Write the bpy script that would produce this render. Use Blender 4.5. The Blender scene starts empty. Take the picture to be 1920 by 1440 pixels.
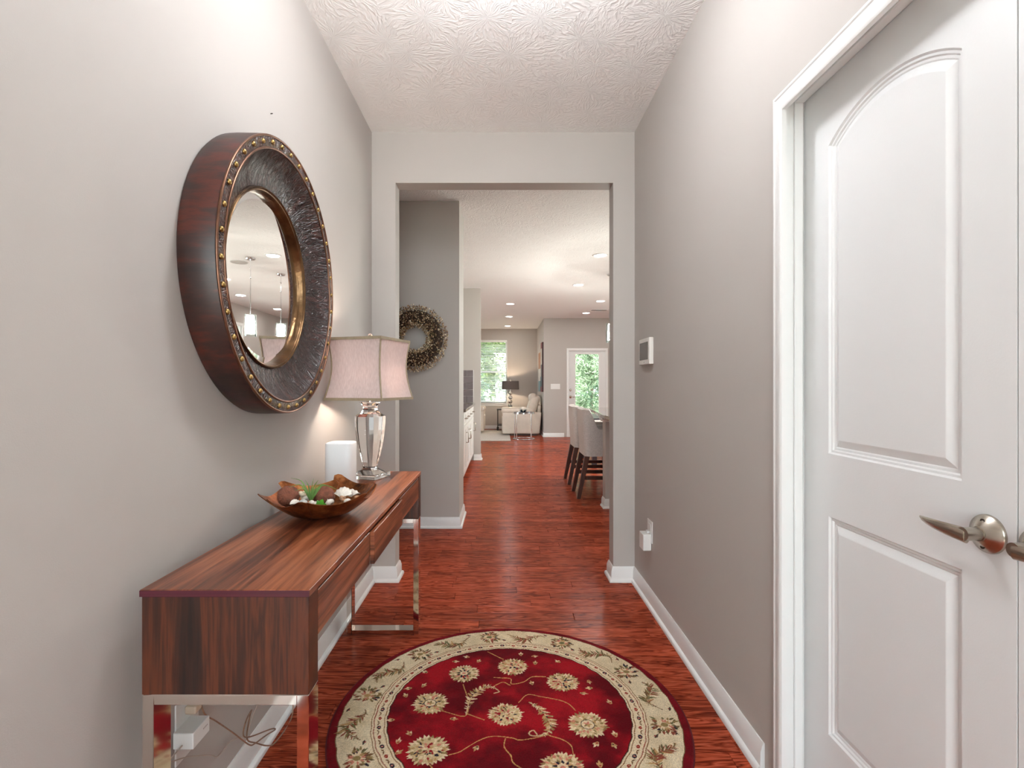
import bpy, bmesh, math, random
import numpy as np
from mathutils import Vector, Matrix

random.seed(7)
rng = np.random.default_rng(11)
PI = math.pi
SC = bpy.context.scene
COL = SC.collection

# ------------------------------------------------------------------ camera
cd = bpy.data.cameras.new('camera')
cam = bpy.data.objects.new('camera', cd)
COL.objects.link(cam)
cam.location = (0, 0, 1.199)
cam.rotation_euler = (PI / 2, 0, 0)
cd.sensor_fit = 'HORIZONTAL'
cd.sensor_width = 36
cd.lens = 970 / 1920 * 36
cd.shift_x = 19 / 1920
cd.shift_y = 2 / 1920
cd.clip_start = 0.02
SC.camera = cam

# ------------------------------------------------------------------ world, sun, exposure
SKY_STRENGTH = 5.9
SUN_STRENGTH = 9.0
FOYER_GLOW = 31.0
CAN_WATTS = 1.5
PENDANT_GLOW = 165.0
SC.view_settings.view_transform = 'Standard'
SC.view_settings.look = 'None'
SC.view_settings.gamma = 1
SC.view_settings.use_curve_mapping = False
SC.view_settings.exposure = 1.12
SC.cycles.max_bounces = 9
SC.cycles.diffuse_bounces = 5
SC.cycles.glossy_bounces = 4
SC.cycles.transmission_bounces = 9
SC.cycles.transparent_max_bounces = 10
SC.cycles.adaptive_threshold = 0.02
SC.cycles.sample_clamp_indirect = 8
SC.cycles.caustics_refractive = False
SC.cycles.caustics_reflective = False
SC.cycles.use_denoising = True
world = bpy.data.worlds.new('overcast_sky')
SC.world = world
world.use_nodes = True
wb = world.node_tree.nodes['Background']
wb.inputs['Color'].default_value = (0.92, 0.98, 1.04, 1)
wb.inputs['Strength'].default_value = SKY_STRENGTH
sd = bpy.data.lights.new('sun', 'SUN')
sd.energy = SUN_STRENGTH
sd.angle = math.radians(12)
sd.color = (1, 0.96, 0.9)
sun = bpy.data.objects.new('sun', sd)
COL.objects.link(sun)
sun.rotation_euler = (math.radians(42), 0, math.radians(-28))   # from behind the house, high


# ------------------------------------------------------------------ helpers
def s2l(c):
    return tuple((v / 12.92 if v <= 0.04045 else ((v + 0.055) / 1.055) ** 2.4) for v in (x / 255 for x in c))


def tag(o, label=None, cat=None, group=None, kind=None):
    if label: o['label'] = label
    if cat: o['category'] = cat
    if group: o['group'] = group
    if kind: o['kind'] = kind
    return o


def empty(name, loc, label=None, cat=None, group=None, kind=None):
    o = bpy.data.objects.new(name, None)
    o.empty_display_size = 0.05
    COL.objects.link(o)
    o.location = loc
    return tag(o, label, cat, group, kind)


def origin(parent):
    v = Vector((0, 0, 0))
    while parent is not None:
        v += parent.location
        parent = parent.parent
    return v


class MB:
    """collects geometry in world coordinates and links it as one mesh object"""

    def __init__(self):
        self.v, self.f = [], []

    def add(self, vs, fs):
        b = len(self.v)
        self.v += [tuple(p) for p in vs]
        self.f += [tuple(b + i for i in f) for f in fs]
        return self

    def box(self, x0, x1, y0, y1, z0, z1):
        vs = [(x, y, z) for z in (z0, z1) for y in (y0, y1) for x in (x0, x1)]
        return self.add(vs, [(0, 2, 3, 1), (4, 5, 7, 6), (0, 1, 5, 4), (2, 6, 7, 3), (0, 4, 6, 2), (1, 3, 7, 5)])

    def loops(self, rings, close=True, cap0=False, cap1=False):
        n = len(rings[0])
        vs = [p for r in rings for p in r]
        fs = []
        for k in range(len(rings) - 1):
            for i in range(n if close else n - 1):
                j = (i + 1) % n
                fs.append((k * n + i, k * n + j, (k + 1) * n + j, (k + 1) * n + i))
        if cap0: fs.append(tuple(range(n - 1, -1, -1)))
        if cap1: fs.append(tuple((len(rings) - 1) * n + i for i in range(n)))
        return self.add(vs, fs)

    def lathe(self, prof, c=(0, 0, 0), seg=32, axis='z', cap0=False, cap1=False):
        rings = []
        for r, h in prof:
            ring = []
            for i in range(seg):
                a = 2 * PI * i / seg
                u, w = r * math.cos(a), r * math.sin(a)
                if axis == 'z':
                    ring.append((c[0] + u, c[1] + w, c[2] + h))
                elif axis == 'x':
                    ring.append((c[0] + h, c[1] + u, c[2] + w))
                else:
                    ring.append((c[0] + w, c[1] + h, c[2] + u))
            rings.append(ring)
        return self.loops(rings, True, cap0, cap1)

    def tube(self, pts, r, seg=8, cap=True):
        pts = [Vector(p) for p in pts]
        rings = []
        up = None
        for i, p in enumerate(pts):
            d = (pts[min(i + 1, len(pts) - 1)] - pts[max(i - 1, 0)])
            d = d.normalized() if d.length > 0 else Vector((0, 0, 1))
            if up is None:
                up = d.orthogonal().normalized()
            up = (up - d * up.dot(d))
            up = up.normalized() if up.length > 1e-6 else d.orthogonal().normalized()
            w = d.cross(up)
            rr = r[i] if isinstance(r, (list, tuple)) else r
            rings.append([tuple(p + up * rr * math.cos(2 * PI * k / seg) + w * rr * math.sin(2 * PI * k / seg)) for k in range(seg)])
        return self.loops(rings, True, cap, cap)

    def ellipsoid(self, c, rad, seg=16, rings=10, fn=None):
        rs = []
        for k in range(rings + 1):
            t = PI * k / rings
            ring = []
            for i in range(seg):
                a = 2 * PI * i / seg
                q = [math.sin(t) * math.cos(a), math.sin(t) * math.sin(a), -math.cos(t)]
                s = fn(q) if fn else 1.0
                ring.append(tuple(c[j] + q[j] * rad[j] * s for j in range(3)))
            rs.append(ring)
        return self.loops(rs)

    def build(self, name, mat, parent=None, smooth=None, bevel=0, seg=2):
        org = origin(parent)
        bm = bmesh.new()
        vs = [bm.verts.new(Vector(p) - org) for p in self.v]
        for f in self.f:
            try:
                bm.faces.new([vs[i] for i in f])
            except ValueError:
                pass
        bmesh.ops.remove_doubles(bm, verts=bm.verts, dist=1e-6)
        bmesh.ops.recalc_face_normals(bm, faces=bm.faces)
        if bevel:
            bmesh.ops.bevel(bm, geom=list(bm.edges), offset=bevel, segments=seg, profile=0.5, affect='EDGES', clamp_overlap=True)
        me = bpy.data.meshes.new(name)
        bm.to_mesh(me)
        bm.free()
        return link(name, me, mat, parent, smooth)


def link(name, me, mat, parent=None, smooth=None):
    if smooth:
        me.polygons.foreach_set('use_smooth', [True] * len(me.polygons))
        me.set_sharp_from_angle(angle=math.radians(smooth))
    if mat is not None and not me.materials:
        me.materials.append(mat)
    o = bpy.data.objects.new(name, me)
    COL.objects.link(o)
    o.parent = parent
    return o


def box(name, b, mat, parent=None, bevel=0.0, seg=2, smooth=None):
    return MB().box(*b).build(name, mat, parent, smooth, bevel, seg)


def pillow(name, b, mat, parent=None, r=0.04, xf=None, puff=0.0):
    """rounded upholstered block"""
    x0, x1, y0, y1, z0, z1 = b
    bm = bmesh.new()
    bmesh.ops.create_cube(bm, size=1)
    c = Vector(((x0 + x1) / 2, (y0 + y1) / 2, (z0 + z1) / 2))
    d = Vector((x1 - x0, y1 - y0, z1 - z0))
    for v in bm.verts:
        v.co = Vector((v.co[i] * d[i] for i in range(3)))
    bmesh.ops.bevel(bm, geom=list(bm.edges), offset=r, segments=4, profile=0.5, affect='EDGES', clamp_overlap=True)
    if puff:
        bmesh.ops.subdivide_edges(bm, edges=list(bm.edges), cuts=2, use_grid_fill=True)
        for v in bm.verts:
            u = [max(-1, min(1, 2 * v.co[i] / d[i])) for i in range(3)]
            for i in range(3):
                o = [u[j] for j in range(3) if j != i]
                v.co[i] *= 1 + puff * (1 - o[0] ** 2) * (1 - o[1] ** 2) / d[i]
    org = origin(parent)
    for v in bm.verts:
        p = v.co + c
        if xf: p = Vector(xf(p))
        v.co = p - org
    bmesh.ops.recalc_face_normals(bm, faces=bm.faces)
    me = bpy.data.meshes.new(name)
    bm.to_mesh(me)
    bm.free()
    return link(name, me, mat, parent, 60)


def copy_tree(o, parent=None):
    c = o.copy()
    COL.objects.link(c)
    c.parent = parent
    for ch in list(o.children):
        if ch.name != c.name:
            copy_tree(ch, c)
    return c


def spline(pts, n=8):
    P = [np.array(p, float) for p in pts]
    P = [2 * P[0] - P[1]] + P + [2 * P[-1] - P[-2]]
    out = []
    for i in range(1, len(P) - 2):
        for k in range(n):
            t = k / n
            out.append(0.5 * ((2 * P[i]) + (-P[i - 1] + P[i + 1]) * t + (2 * P[i - 1] - 5 * P[i] + 4 * P[i + 1] - P[i + 2]) * t ** 2
                              + (-P[i - 1] + 3 * P[i] - 3 * P[i + 1] + P[i + 2]) * t ** 3))
    out.append(P[-2])
    return out


# ------------------------------------------------------------------ materials
class NT:
    def __init__(self, name):
        self.m = bpy.data.materials.new(name)
        self.m.use_nodes = True
        self.t = self.m.node_tree
        self.b = self.t.nodes['Principled BSDF']
        self.out = self.t.nodes['Material Output']

    def n(self, kind, **kw):
        nd = self.t.nodes.new(kind)
        for k, v in kw.items():
            if k.startswith('_'):
                setattr(nd, k[1:], v)
            else:
                key = int(k[1:]) if k[0] == 'i' and k[1:].isdigit() else k.replace('__', ' ')
                if hasattr(v, 'is_output') or isinstance(v, bpy.types.NodeSocket):
                    self.t.links.new(v, nd.inputs[key])
                else:
                    nd.inputs[key].default_value = v
        return nd

    def l(self, a, b):
        self.t.links.new(a, b)

    def math(self, op, a, b=0.0, c=0.0):
        nd = self.t.nodes.new('ShaderNodeMath')
        nd.operation = op
        for i, v in enumerate((a, b, c)):
            if isinstance(v, bpy.types.NodeSocket):
                self.t.links.new(v, nd.inputs[i])
            else:
                nd.inputs[i].default_value = v
        return nd.outputs[0]

    def ramp(self, fac, stops):
        nd = self.t.nodes.new('ShaderNodeValToRGB')
        self.t.links.new(fac, nd.inputs[0])
        cr = nd.color_ramp
        while len(cr.elements) > 1:
            cr.elements.remove(cr.elements[-1])
        for k, (p, c) in enumerate(stops):
            e = cr.elements[0] if k == 0 else cr.elements.new(p)
            e.position = p
            e.color = (c[0], c[1], c[2], 1)
        return nd.outputs[0]

    def bump(self, h, strength, dist=0.01):
        nd = self.n('ShaderNodeBump', Strength=strength, Distance=dist, Height=h)
        self.l(nd.outputs[0], self.b.inputs['Normal'])
        return nd


def mat(name, rgb, rough=0.5, metal=0.0, vary=0.06, vscale=6.0, bump=0.0, bscale=120.0, lin=None, coat=0.0, stretch=(1, 1, 1), sheen=0.0, spec=0.5):
    """plain procedural material: noise-varied colour and fine noise relief"""
    k = NT(name)
    c = lin or s2l(rgb)
    tc = k.n('ShaderNodeTexCoord')
    mp = k.n('ShaderNodeMapping', Vector=tc.outputs['Object'], Scale=stretch)
    nz = k.n('ShaderNodeTexNoise', Vector=mp.outputs[0], Scale=vscale, Detail=4.0)
    col = k.ramp(nz.outputs[0], [(0.3, [v * (1 - vary) for v in c]), (0.7, [min(1, v * (1 + vary)) for v in c])])
    k.l(col, k.b.inputs['Base Color'])
    k.b.inputs['Roughness'].default_value = rough
    k.b.inputs['Metallic'].default_value = metal
    k.b.inputs['Coat Weight'].default_value = coat
    k.b.inputs['Sheen Weight'].default_value = sheen
    k.b.inputs['Specular IOR Level'].default_value = spec
    if bump:
        bz = k.n('ShaderNodeTexNoise', Vector=mp.outputs[0], Scale=bscale, Detail=3.0)
        k.bump(bz.outputs[0], bump)
    return k.m


def emit(name, rgb, strength):
    k = NT(name)
    k.t.nodes.remove(k.b)
    e = k.n('ShaderNodeEmission', Strength=strength, Color=(*rgb, 1))
    k.l(e.outputs[0], k.out.inputs[0])
    return k.m


def wood(name, stops, scale, rough=0.3, coat=0.2, fine=0.25):
    """straight-grained veneer: noise stretched along one axis"""
    k = NT(name)
    tc = k.n('ShaderNodeTexCoord')
    mp = k.n('ShaderNodeMapping', Vector=tc.outputs['Object'], Scale=scale)
    n1 = k.n('ShaderNodeTexNoise', Vector=mp.outputs[0], Scale=1.0, Detail=6.0, Roughness=0.6, Distortion=0.5)
    mp2 = k.n('ShaderNodeMapping', Vector=tc.outputs['Object'], Scale=[v * 6 for v in scale])
    n2 = k.n('ShaderNodeTexNoise', Vector=mp2.outputs[0], Scale=1.0, Detail=3.0)
    f = k.math('ADD', n1.outputs[0], k.math('MULTIPLY', k.math('SUBTRACT', n2.outputs[0], 0.5), fine))
    k.l(k.ramp(f, stops), k.b.inputs['Base Color'])
    k.b.inputs['Roughness'].default_value = rough
    k.b.inputs['Coat Weight'].default_value = coat * 0.4
    k.b.inputs['Coat Roughness'].default_value = 0.12
    k.bump(n2.outputs[0], 0.04, 0.004)
    return k.m


def attr_mat(name, rough=0.6, metal=0.0, bump=0.0, bscale=300, spec=0.4, sheen=0.0, coat=0.0, trans=0.0):
    """colour comes from the mesh attribute 'tint'"""
    k = NT(name)
    a = k.n('ShaderNodeAttribute', _attribute_name='tint')
    k.l(a.outputs['Color'], k.b.inputs['Base Color'])
    k.b.inputs['Roughness'].default_value = rough
    k.b.inputs['Metallic'].default_value = metal
    k.b.inputs['Specular IOR Level'].default_value = spec
    k.b.inputs['Sheen Weight'].default_value = sheen
    k.b.inputs['Coat Weight'].default_value = coat
    if bump:
        tc = k.n('ShaderNodeTexCoord')
        bz = k.n('ShaderNodeTexNoise', Vector=tc.outputs['Object'], Scale=bscale, Detail=3.0)
        k.bump(bz.outputs[0], bump)
    if trans:
        tr = k.n('ShaderNodeBsdfTranslucent', Color=a.outputs['Color'])
        mx = k.n('ShaderNodeMixShader', Fac=trans)
        k.l(k.b.outputs[0], mx.inputs[1])
        k.l(tr.outputs[0], mx.inputs[2])
        k.l(mx.outputs[0], k.out.inputs[0])
    return k.m


def glass_pane(name):
    k = NT(name)
    k.t.nodes.remove(k.b)
    tr = k.n('ShaderNodeBsdfTransparent', Color=(0.95, 0.98, 0.97, 1))
    gl = k.n('ShaderNodeBsdfGlossy', Roughness=0.02)
    lw = k.n('ShaderNodeLayerWeight', Blend=0.25)
    mx = k.n('ShaderNodeMixShader', Fac=k.math('MULTIPLY', lw.outputs['Fresnel'], 0.7))
    k.l(tr.outputs[0], mx.inputs[1])
    k.l(gl.outputs[0], mx.inputs[2])
    k.l(mx.outputs[0], k.out.inputs[0])
    return k.m


def crystal(name, ior=1.5, rough=0.0):
    k = NT(name)
    k.b.inputs['Base Color'].default_value = (0.99, 0.99, 0.985, 1)
    k.b.inputs['Transmission Weight'].default_value = 1
    k.b.inputs['Roughness'].default_value = rough
    k.b.inputs['IOR'].default_value = ior
    return k.m


PAINT = mat('taupe_wall_paint', None, 0.62, vary=0.012, vscale=3, bump=0.05, bscale=350, lin=(0.475, 0.440, 0.412), spec=0.3)
WHITE = mat('white_trim_paint', None, 0.32, vary=0.01, vscale=4, bump=0.01, bscale=200, lin=(0.78, 0.775, 0.765))
DOORW = mat('white_door_paint', None, 0.38, vary=0.01, vscale=4, bump=0.03, bscale=260, lin=(0.75, 0.75, 0.75))
CHROME = mat('polished_nickel', None, 0.07, 1.0, vary=0.03, lin=(0.78, 0.72, 0.66))
BRUSHED = mat('brushed_nickel', None, 0.27, 1.0, vary=0.08, vscale=40, lin=(0.46, 0.41, 0.35), stretch=(1, 1, 12))
SILVER = mat('silver_chrome', None, 0.1, 1.0, vary=0.03, lin=(0.82, 0.82, 0.84))
PLASTIC = mat('white_plastic', None, 0.35, vary=0.01, lin=(0.76, 0.75, 0.73))
GLASSP = glass_pane('window_glass')
CRYSTAL = crystal('clear_crystal')


def ceiling_mat():
    k = NT('stomped_ceiling_texture')
    k.b.inputs['Base Color'].default_value = (0.86, 0.85, 0.845, 1)
    k.b.inputs['Roughness'].default_value = 0.8
    k.b.inputs['Specular IOR Level'].default_value = 0.2
    tc = k.n('ShaderNodeTexCoord')
    wob = k.n('ShaderNodeTexNoise', Vector=tc.outputs['Object'], Scale=9.0, Detail=2.0)
    off = k.n('ShaderNodeVectorMath', _operation='SCALE', i0=wob.outputs['Color'])
    off.inputs['Scale'].default_value = 0.05
    pos = k.n('ShaderNodeVectorMath', _operation='ADD', i0=tc.outputs['Object'], i1=off.outputs[0])
    vo = k.n('ShaderNodeTexVoronoi', Vector=pos.outputs[0], Scale=4.6, Randomness=0.85, _voronoi_dimensions='2D')
    sc = k.n('ShaderNodeVectorMath', _operation='SUBTRACT', i0=pos.outputs[0], i1=vo.outputs['Position'])
    sx = k.n('ShaderNodeSeparateXYZ', Vector=sc.outputs[0])
    ang = k.math('ARCTAN2', sx.outputs[1], sx.outputs[0])
    rad = vo.outputs['Distance']
    cell = k.n('ShaderNodeSeparateColor', Color=vo.outputs['Color'])
    cs = k.n('ShaderNodeCombineXYZ', X=k.math('MULTIPLY', ang, 5.0), Y=k.math('MULTIPLY', rad, 3.2), Z=k.math('MULTIPLY', cell.outputs[0], 40.0))
    nz = k.n('ShaderNodeTexNoise', Vector=cs.outputs[0], Scale=1.0, Detail=2.5, Roughness=0.55)
    ridge = k.math('POWER', k.math('SUBTRACT', 1.0, k.math('ABSOLUTE', k.math('MULTIPLY', k.math('SUBTRACT', nz.outputs[0], 0.5), 5.0))), 2.0)
    fine = k.n('ShaderNodeTexNoise', Vector=tc.outputs['Object'], Scale=60.0, Detail=3.0)
    h = k.math('ADD', ridge, k.math('MULTIPLY', fine.outputs[0], 0.25))
    k.bump(h, 0.4, 0.005)
    return k.m


CEIL = ceiling_mat()


def plank_mat():
    k = NT('cherry_stained_oak')
    at = k.n('ShaderNodeAttribute', _attribute_name='tone')
    geo = k.n('ShaderNodeNewGeometry')
    t = at.outputs['Fac']
    sh = k.n('ShaderNodeCombineXYZ', X=k.math('MULTIPLY', t, 37.0), Y=k.math('MULTIPLY', t, 91.0), Z=k.math('MULTIPLY', t, 13.0))
    pv = k.n('ShaderNodeVectorMath', _operation='ADD', i0=geo.outputs['Position'], i1=sh.outputs[0])
    mp = k.n('ShaderNodeMapping', Vector=pv.outputs[0], Scale=(3.2, 34, 1))
    n1 = k.n('ShaderNodeTexNoise', Vector=mp.outputs[0], Scale=1.0, Detail=3.0, Roughness=0.5, Distortion=1.1)
    rings = k.math('PINGPONG', k.math('MULTIPLY', n1.outputs[0], 5.5), 0.5)       # cathedral figure
    mp2 = k.n('ShaderNodeMapping', Vector=pv.outputs[0], Scale=(14, 330, 1))
    n2 = k.n('ShaderNodeTexNoise', Vector=mp2.outputs[0], Scale=1.0, Detail=2.0)
    mp3 = k.n('ShaderNodeMapping', Vector=pv.outputs[0], Scale=(1.4, 7, 1))
    n3 = k.n('ShaderNodeTexNoise', Vector=mp3.outputs[0], Scale=1.0, Detail=2.0)
    f = k.math('ADD', k.math('MULTIPLY', rings, 1.15), k.math('ADD', k.math('MULTIPLY', n2.outputs[0], 0.5), k.math('MULTIPLY', n3.outputs[0], 0.35)))
    c1 = k.ramp(k.math('SUBTRACT', f, 0.32), [(0.02, s2l((80, 27, 16))), (0.22, s2l((126, 49, 30))), (0.48, s2l((163, 71, 46))), (0.78, s2l((192, 95, 65)))])
    tone = k.math('MULTIPLY_ADD', k.math('FRACT', k.math('MULTIPLY', t, 7.31)), 0.38, 0.82)
    mx = k.n('ShaderNodeVectorMath', _operation='SCALE', i0=c1)
    k.l(tone, mx.inputs['Scale'])
    k.l(mx.outputs[0], k.b.inputs['Base Color'])
    k.b.inputs['Roughness'].default_value = 0.5
    k.b.inputs['Specular IOR Level'].default_value = 0.0
    bp = k.bump(k.math('ADD', n2.outputs[0], k.math('MULTIPLY', n3.outputs[0], 2.0)), 0.06, 0.003)
    gl = k.n('ShaderNodeBsdfGlossy', Roughness=0.2, Normal=bp.outputs[0])         # satin varnish over the stain
    fr = k.n('ShaderNodeFresnel', IOR=1.3)
    mxs = k.n('ShaderNodeMixShader', Fac=k.math('MULTIPLY', fr.outputs[0], 0.5))
    k.l(k.b.outputs[0], mxs.inputs[1])
    k.l(gl.outputs[0], mxs.inputs[2])
    k.l(mxs.outputs[0], k.out.inputs[0])
    return k.m


PLANK = plank_mat()


# ------------------------------------------------------------------ the setting: floor of planks
CZ = 2.743
floor = box('floor', (-3.2, 3.5, -1.6, 14.2, -0.05, -0.006), mat('dark_subfloor', (58, 26, 18), 0.8))
tag(floor, 'glossy cherry-red hardwood floor of narrow planks through hall and kitchen', 'floor', kind='structure')


def make_floor():
    PW = 0.0865
    planks = []
    y = -1.6
    while y < 14.2:
        if y + PW < 3.2:
            xa, xb = -0.80, 0.93
        else:
            xa, xb = -3.2, 3.5
        x = xa
        first = True
        while x < xb - 1e-6:
            ln = random.choice((0.35, 0.5, 0.62, 0.78, 0.9, 1.05, 1.2)) * random.uniform(0.85, 1.15)
            if first:
                ln *= random.uniform(0.25, 1.0)
                first = False
            x1 = min(xb, x + ln)
            if xb - x1 < 0.12: x1 = xb
            planks.append((x, x1, y, min(y + PW, 14.2)))
            x = x1
        y += PW

    def area(p):
        x0, x1, y0, y1 = p
        y0 = max(y0, 1.55)
        if y1 <= y0: return 0
        xs = sorted((941 + 970 * x0 / y0, 941 + 970 * x1 / y0))
        lo, hi = (400, 1500) if y0 < 3.2 else ((748, 1143) if y0 < 4.3 else (870, 1135))
        w = min(xs[1], hi) - max(xs[0], lo)
        if w <= 0: return 0
        return w * 1163 * (1 / y0 - 1 / y1)
    order = sorted(range(len(planks)), key=lambda i: -area(planks[i]))
    near = set(order[:300])
    g, zt, zb, c = 0.0007, 0.0, -0.006, 0.0013

    def piece(p):
        x0, x1, y0, y1 = p[0] + g, p[1] - g, p[2] + g, p[3] - g
        dz = -random.uniform(0, 0.00035)
        vs = [(x0, y0, zb), (x1, y0, zb), (x1, y1, zb), (x0, y1, zb),
              (x0, y0, zt - c + dz), (x1, y0, zt - c + dz), (x1, y1, zt - c + dz), (x0, y1, zt - c + dz),
              (x0 + c, y0 + c, zt + dz), (x1 - c, y0 + c, zt + dz), (x1 - c, y1 - c, zt + dz), (x0 + c, y1 - c, zt + dz)]
        fs = [(8, 9, 10, 11)]
        for a in (0, 4):
            for i in range(4):
                j = (i + 1) % 4
                fs.append((a + i, a + j, a + 4 + j, a + 4 + i))
        return vs, fs

    def mk(name, pieces):
        V, F, T = [], [], []
        for p in pieces:
            vs, fs = piece(p)
            b = len(V)
            V += vs
            F += [tuple(b + i for i in f) for f in fs]
            T += [random.random()] * len(vs)
        me = bpy.data.meshes.new(name)
        me.from_pydata(V, [], F)
        a = me.attributes.new('tone', 'FLOAT', 'POINT')
        a.data.foreach_set('value', T)
        return link(name, me, PLANK, floor)
    for i in sorted(near):
        mk('plank', [planks[i]])
    rest = mk('plank_field', [planks[i] for i in range(len(planks)) if i not in near])
    rest['kind'] = 'stuff'


make_floor()

ceiling = box('ceiling', (-3.32, 3.62, -1.72, 14.35, CZ, CZ + 0.15), CEIL)
tag(ceiling, 'white ceiling with a stomped brush texture', 'ceiling', kind='structure')


def wall(name, boxes, label, m=PAINT):
    k = MB()
    for b in boxes: k.box(*b)
    return tag(k.build(name, m), label, 'wall', kind='structure')


wall('wall_left', [(-0.92, -0.795, -1.6, 3.16, 0, CZ)], 'light taupe hall wall behind the console table and round mirror')
DY0, DY1 = 0.252, 1.526
wall('wall_right', [(0.811, 0.936, DY1, 3.16, 0, CZ), (0.811, 0.936, -1.6, DY0, 0, CZ), (0.811, 0.936, DY0, DY1, 2.036, CZ)],
     'taupe hall wall holding the thermostat and the white double doors')
wall('wall_archway', [(-3.2, -0.65, 3.16, 3.275, 0, CZ), (0.68, 3.5, 3.16, 3.275, 0, CZ), (-0.65, 0.68, 3.16, 3.275, 2.434, CZ)],
     'taupe end wall of the hall with a wide cased opening')
wall('wall_front', [(-0.92, -0.74, -1.72, -1.6, 0, CZ), (0.75, 0.936, -1.72, -1.6, 0, CZ), (-0.74, 0.75, -1.72, -1.6, 2.55, CZ)],
     'taupe entry wall behind the camera around the front door')
wall('wall_pantry', [(-3.2, -0.358, 4.34, 4.82, 0, CZ)], 'taupe wall block carrying the dried berry wreath')
wall('wall_kitchen', [(-1.18, -1.06, 4.82, 8.26, 0, CZ)], 'taupe kitchen wall behind the white base cabinets')
stub = wall('wall_stub', [(-3.2, -0.34, 8.26, 8.38, 0, CZ)], 'taupe stub wall with grey tiles at the end of the cabinets')
WX0, WX1, WZ0, WZ1 = -0.95, 0.146, 0.70, 2.44
wall('wall_back', [(-3.2, WX0, 14.2, 14.35, 0, CZ), (WX1, 1.10, 14.2, 14.35, 0, CZ), (WX0, WX1, 14.2, 14.35, 0, WZ0), (WX0, WX1, 14.2, 14.35, WZ1, CZ)],
     'grey living room end wall around the blind-covered window')
wall('wall_living_side', [(0.97, 1.10, 12.07, 14.2, 0, CZ)], 'grey living room side wall behind the cream recliner')
PX0, PX1 = 1.497, 2.448
wall('wall_patio', [(0.97, PX0, 11.95, 12.07, 0, CZ), (PX1, 3.62, 11.95, 12.07, 0, CZ), (PX0, PX1, 11.95, 12.07, 2.05, CZ)],
     'mauve-grey wall around the glazed patio door')
LW = (9.4, 10.6)  # unseen opening, added to bring daylight to the far rooms
wall('wall_outer_left', [(-3.32, -3.2, 3.16, LW[0], 0, CZ), (-3.32, -3.2, LW[1], 14.35, 0, CZ), (-3.32, -3.2, LW[0], LW[1], 0, 0.1), (-3.32, -3.2, LW[0], LW[1], 2.45, CZ)], 'taupe outer wall far on the kitchen side')
RW = [(4.3, 7.2), (8.5, 10.1)]  # first opening is unseen, added to daylight the kitchen
wall('wall_outer_right', [(3.5, 3.62, 3.16, 4.3, 0, CZ), (3.5, 3.62, 7.2, 8.5, 0, CZ), (3.5, 3.62, 10.1, 11.95, 0, CZ),
                          (3.5, 3.62, 4.3, 7.2, 0, 1.0), (3.5, 3.62, 4.3, 7.2, 2.4, CZ), (3.5, 3.62, 8.5, 10.1, 0, 0.45), (3.5, 3.62, 8.5, 10.1, 2.4, CZ)],
     'grey outer wall with one mirrored window and one added for daylight')


# ---- baseboards: profile swept with mitred corners
def baseboard(name, pts, label, h=0.092):
    prof = [(0.0, 0.0), (0.026, 0.0), (0.026, 0.010), (0.022, 0.018), (0.014, 0.022), (0.013, 0.066), (0.010, 0.074), (0.009, 0.082), (0.004, h), (0.0, h)]
    P = [Vector(p) for p in pts]
    k = MB()
    rings = []
    for i, p in enumerate(P):
        ns = []
        if i > 0:
            d = (P[i] - P[i - 1]).normalized(); ns.append(Vector((d.y, -d.x)))
        if i < len(P) - 1:
            d = (P[i + 1] - P[i]).normalized(); ns.append(Vector((d.y, -d.x)))
        n = sum(ns, Vector((0, 0))) / len(ns)
        n = n / n.length_squared
        rings.append([(p.x + n.x * a, p.y + n.y * a, z + 0.0005) for a, z in prof])
    k.loops(rings, True, True, True)
    return tag(k.build(name, WHITE, None, 40), label, 'baseboard', kind='structure')


baseboard('baseboard_left', [(-0.795, -1.6), (-0.795, 3.16), (-0.65, 3.16), (-0.65, 3.275), (-3.2, 3.275)], 'white baseboard along the hall wall under the console table')
baseboard('baseboard_right', [(3.5, 3.275), (0.68, 3.275), (0.68, 3.16), (0.811, 3.16), (0.811, 1.596)], 'white baseboard running from the opening to the white double doors')
baseboard('baseboard_pantry', [(-3.2, 4.34), (-0.358, 4.34), (-0.358, 4.82), (-0.40, 4.82)], 'white baseboard below the wreath wall')
baseboard('baseboard_stub', [(-0.449, 8.26), (-0.34, 8.26), (-0.34, 8.38), (-3.2, 8.38)], 'white baseboard at the foot of the tiled stub wall')
baseboard('baseboard_living', [(-3.2, 14.2), (0.97, 14.2), (0.97, 11.95), (1.437, 11.95)], 'white baseboard around the living room behind the recliner')
baseboard('baseboard_patio', [(2.508, 11.95), (3.5, 11.95)], 'white baseboard past the hinge side of the patio door')


# ------------------------------------------------------------------ doors
def casing_profile(k, pts, nrm, wdt=0.057, thick=0.017):
    """moulded casing swept along pts (3 points of a U), profile opening outwards from the path"""
    prof = [(0, 0), (0, 0.008), (0.006, 0.011), (0.010, 0.011), (0.013, 0.008), (0.030, 0.013), (0.036, 0.016), (0.044, thick), (0.050, thick), (wdt, 0.013), (wdt, 0)]
    P = [Vector(p) for p in pts]
    n = Vector(nrm)
    rings = []
    for i, p in enumerate(P):
        outs = []
        if i > 0:
            d = (P[i] - P[i - 1]).normalized(); outs.append(d.cross(n))
        if i < len(P) - 1:
            d = (P[i + 1] - P[i]).normalized(); outs.append(d.cross(n))
        o = sum(outs, Vector()) / len(outs)
        o = o / o.length_squared
        rings.append([tuple(p + o * a + n * t) for a, t in prof])
    k.loops(rings, True, True, True)


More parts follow.
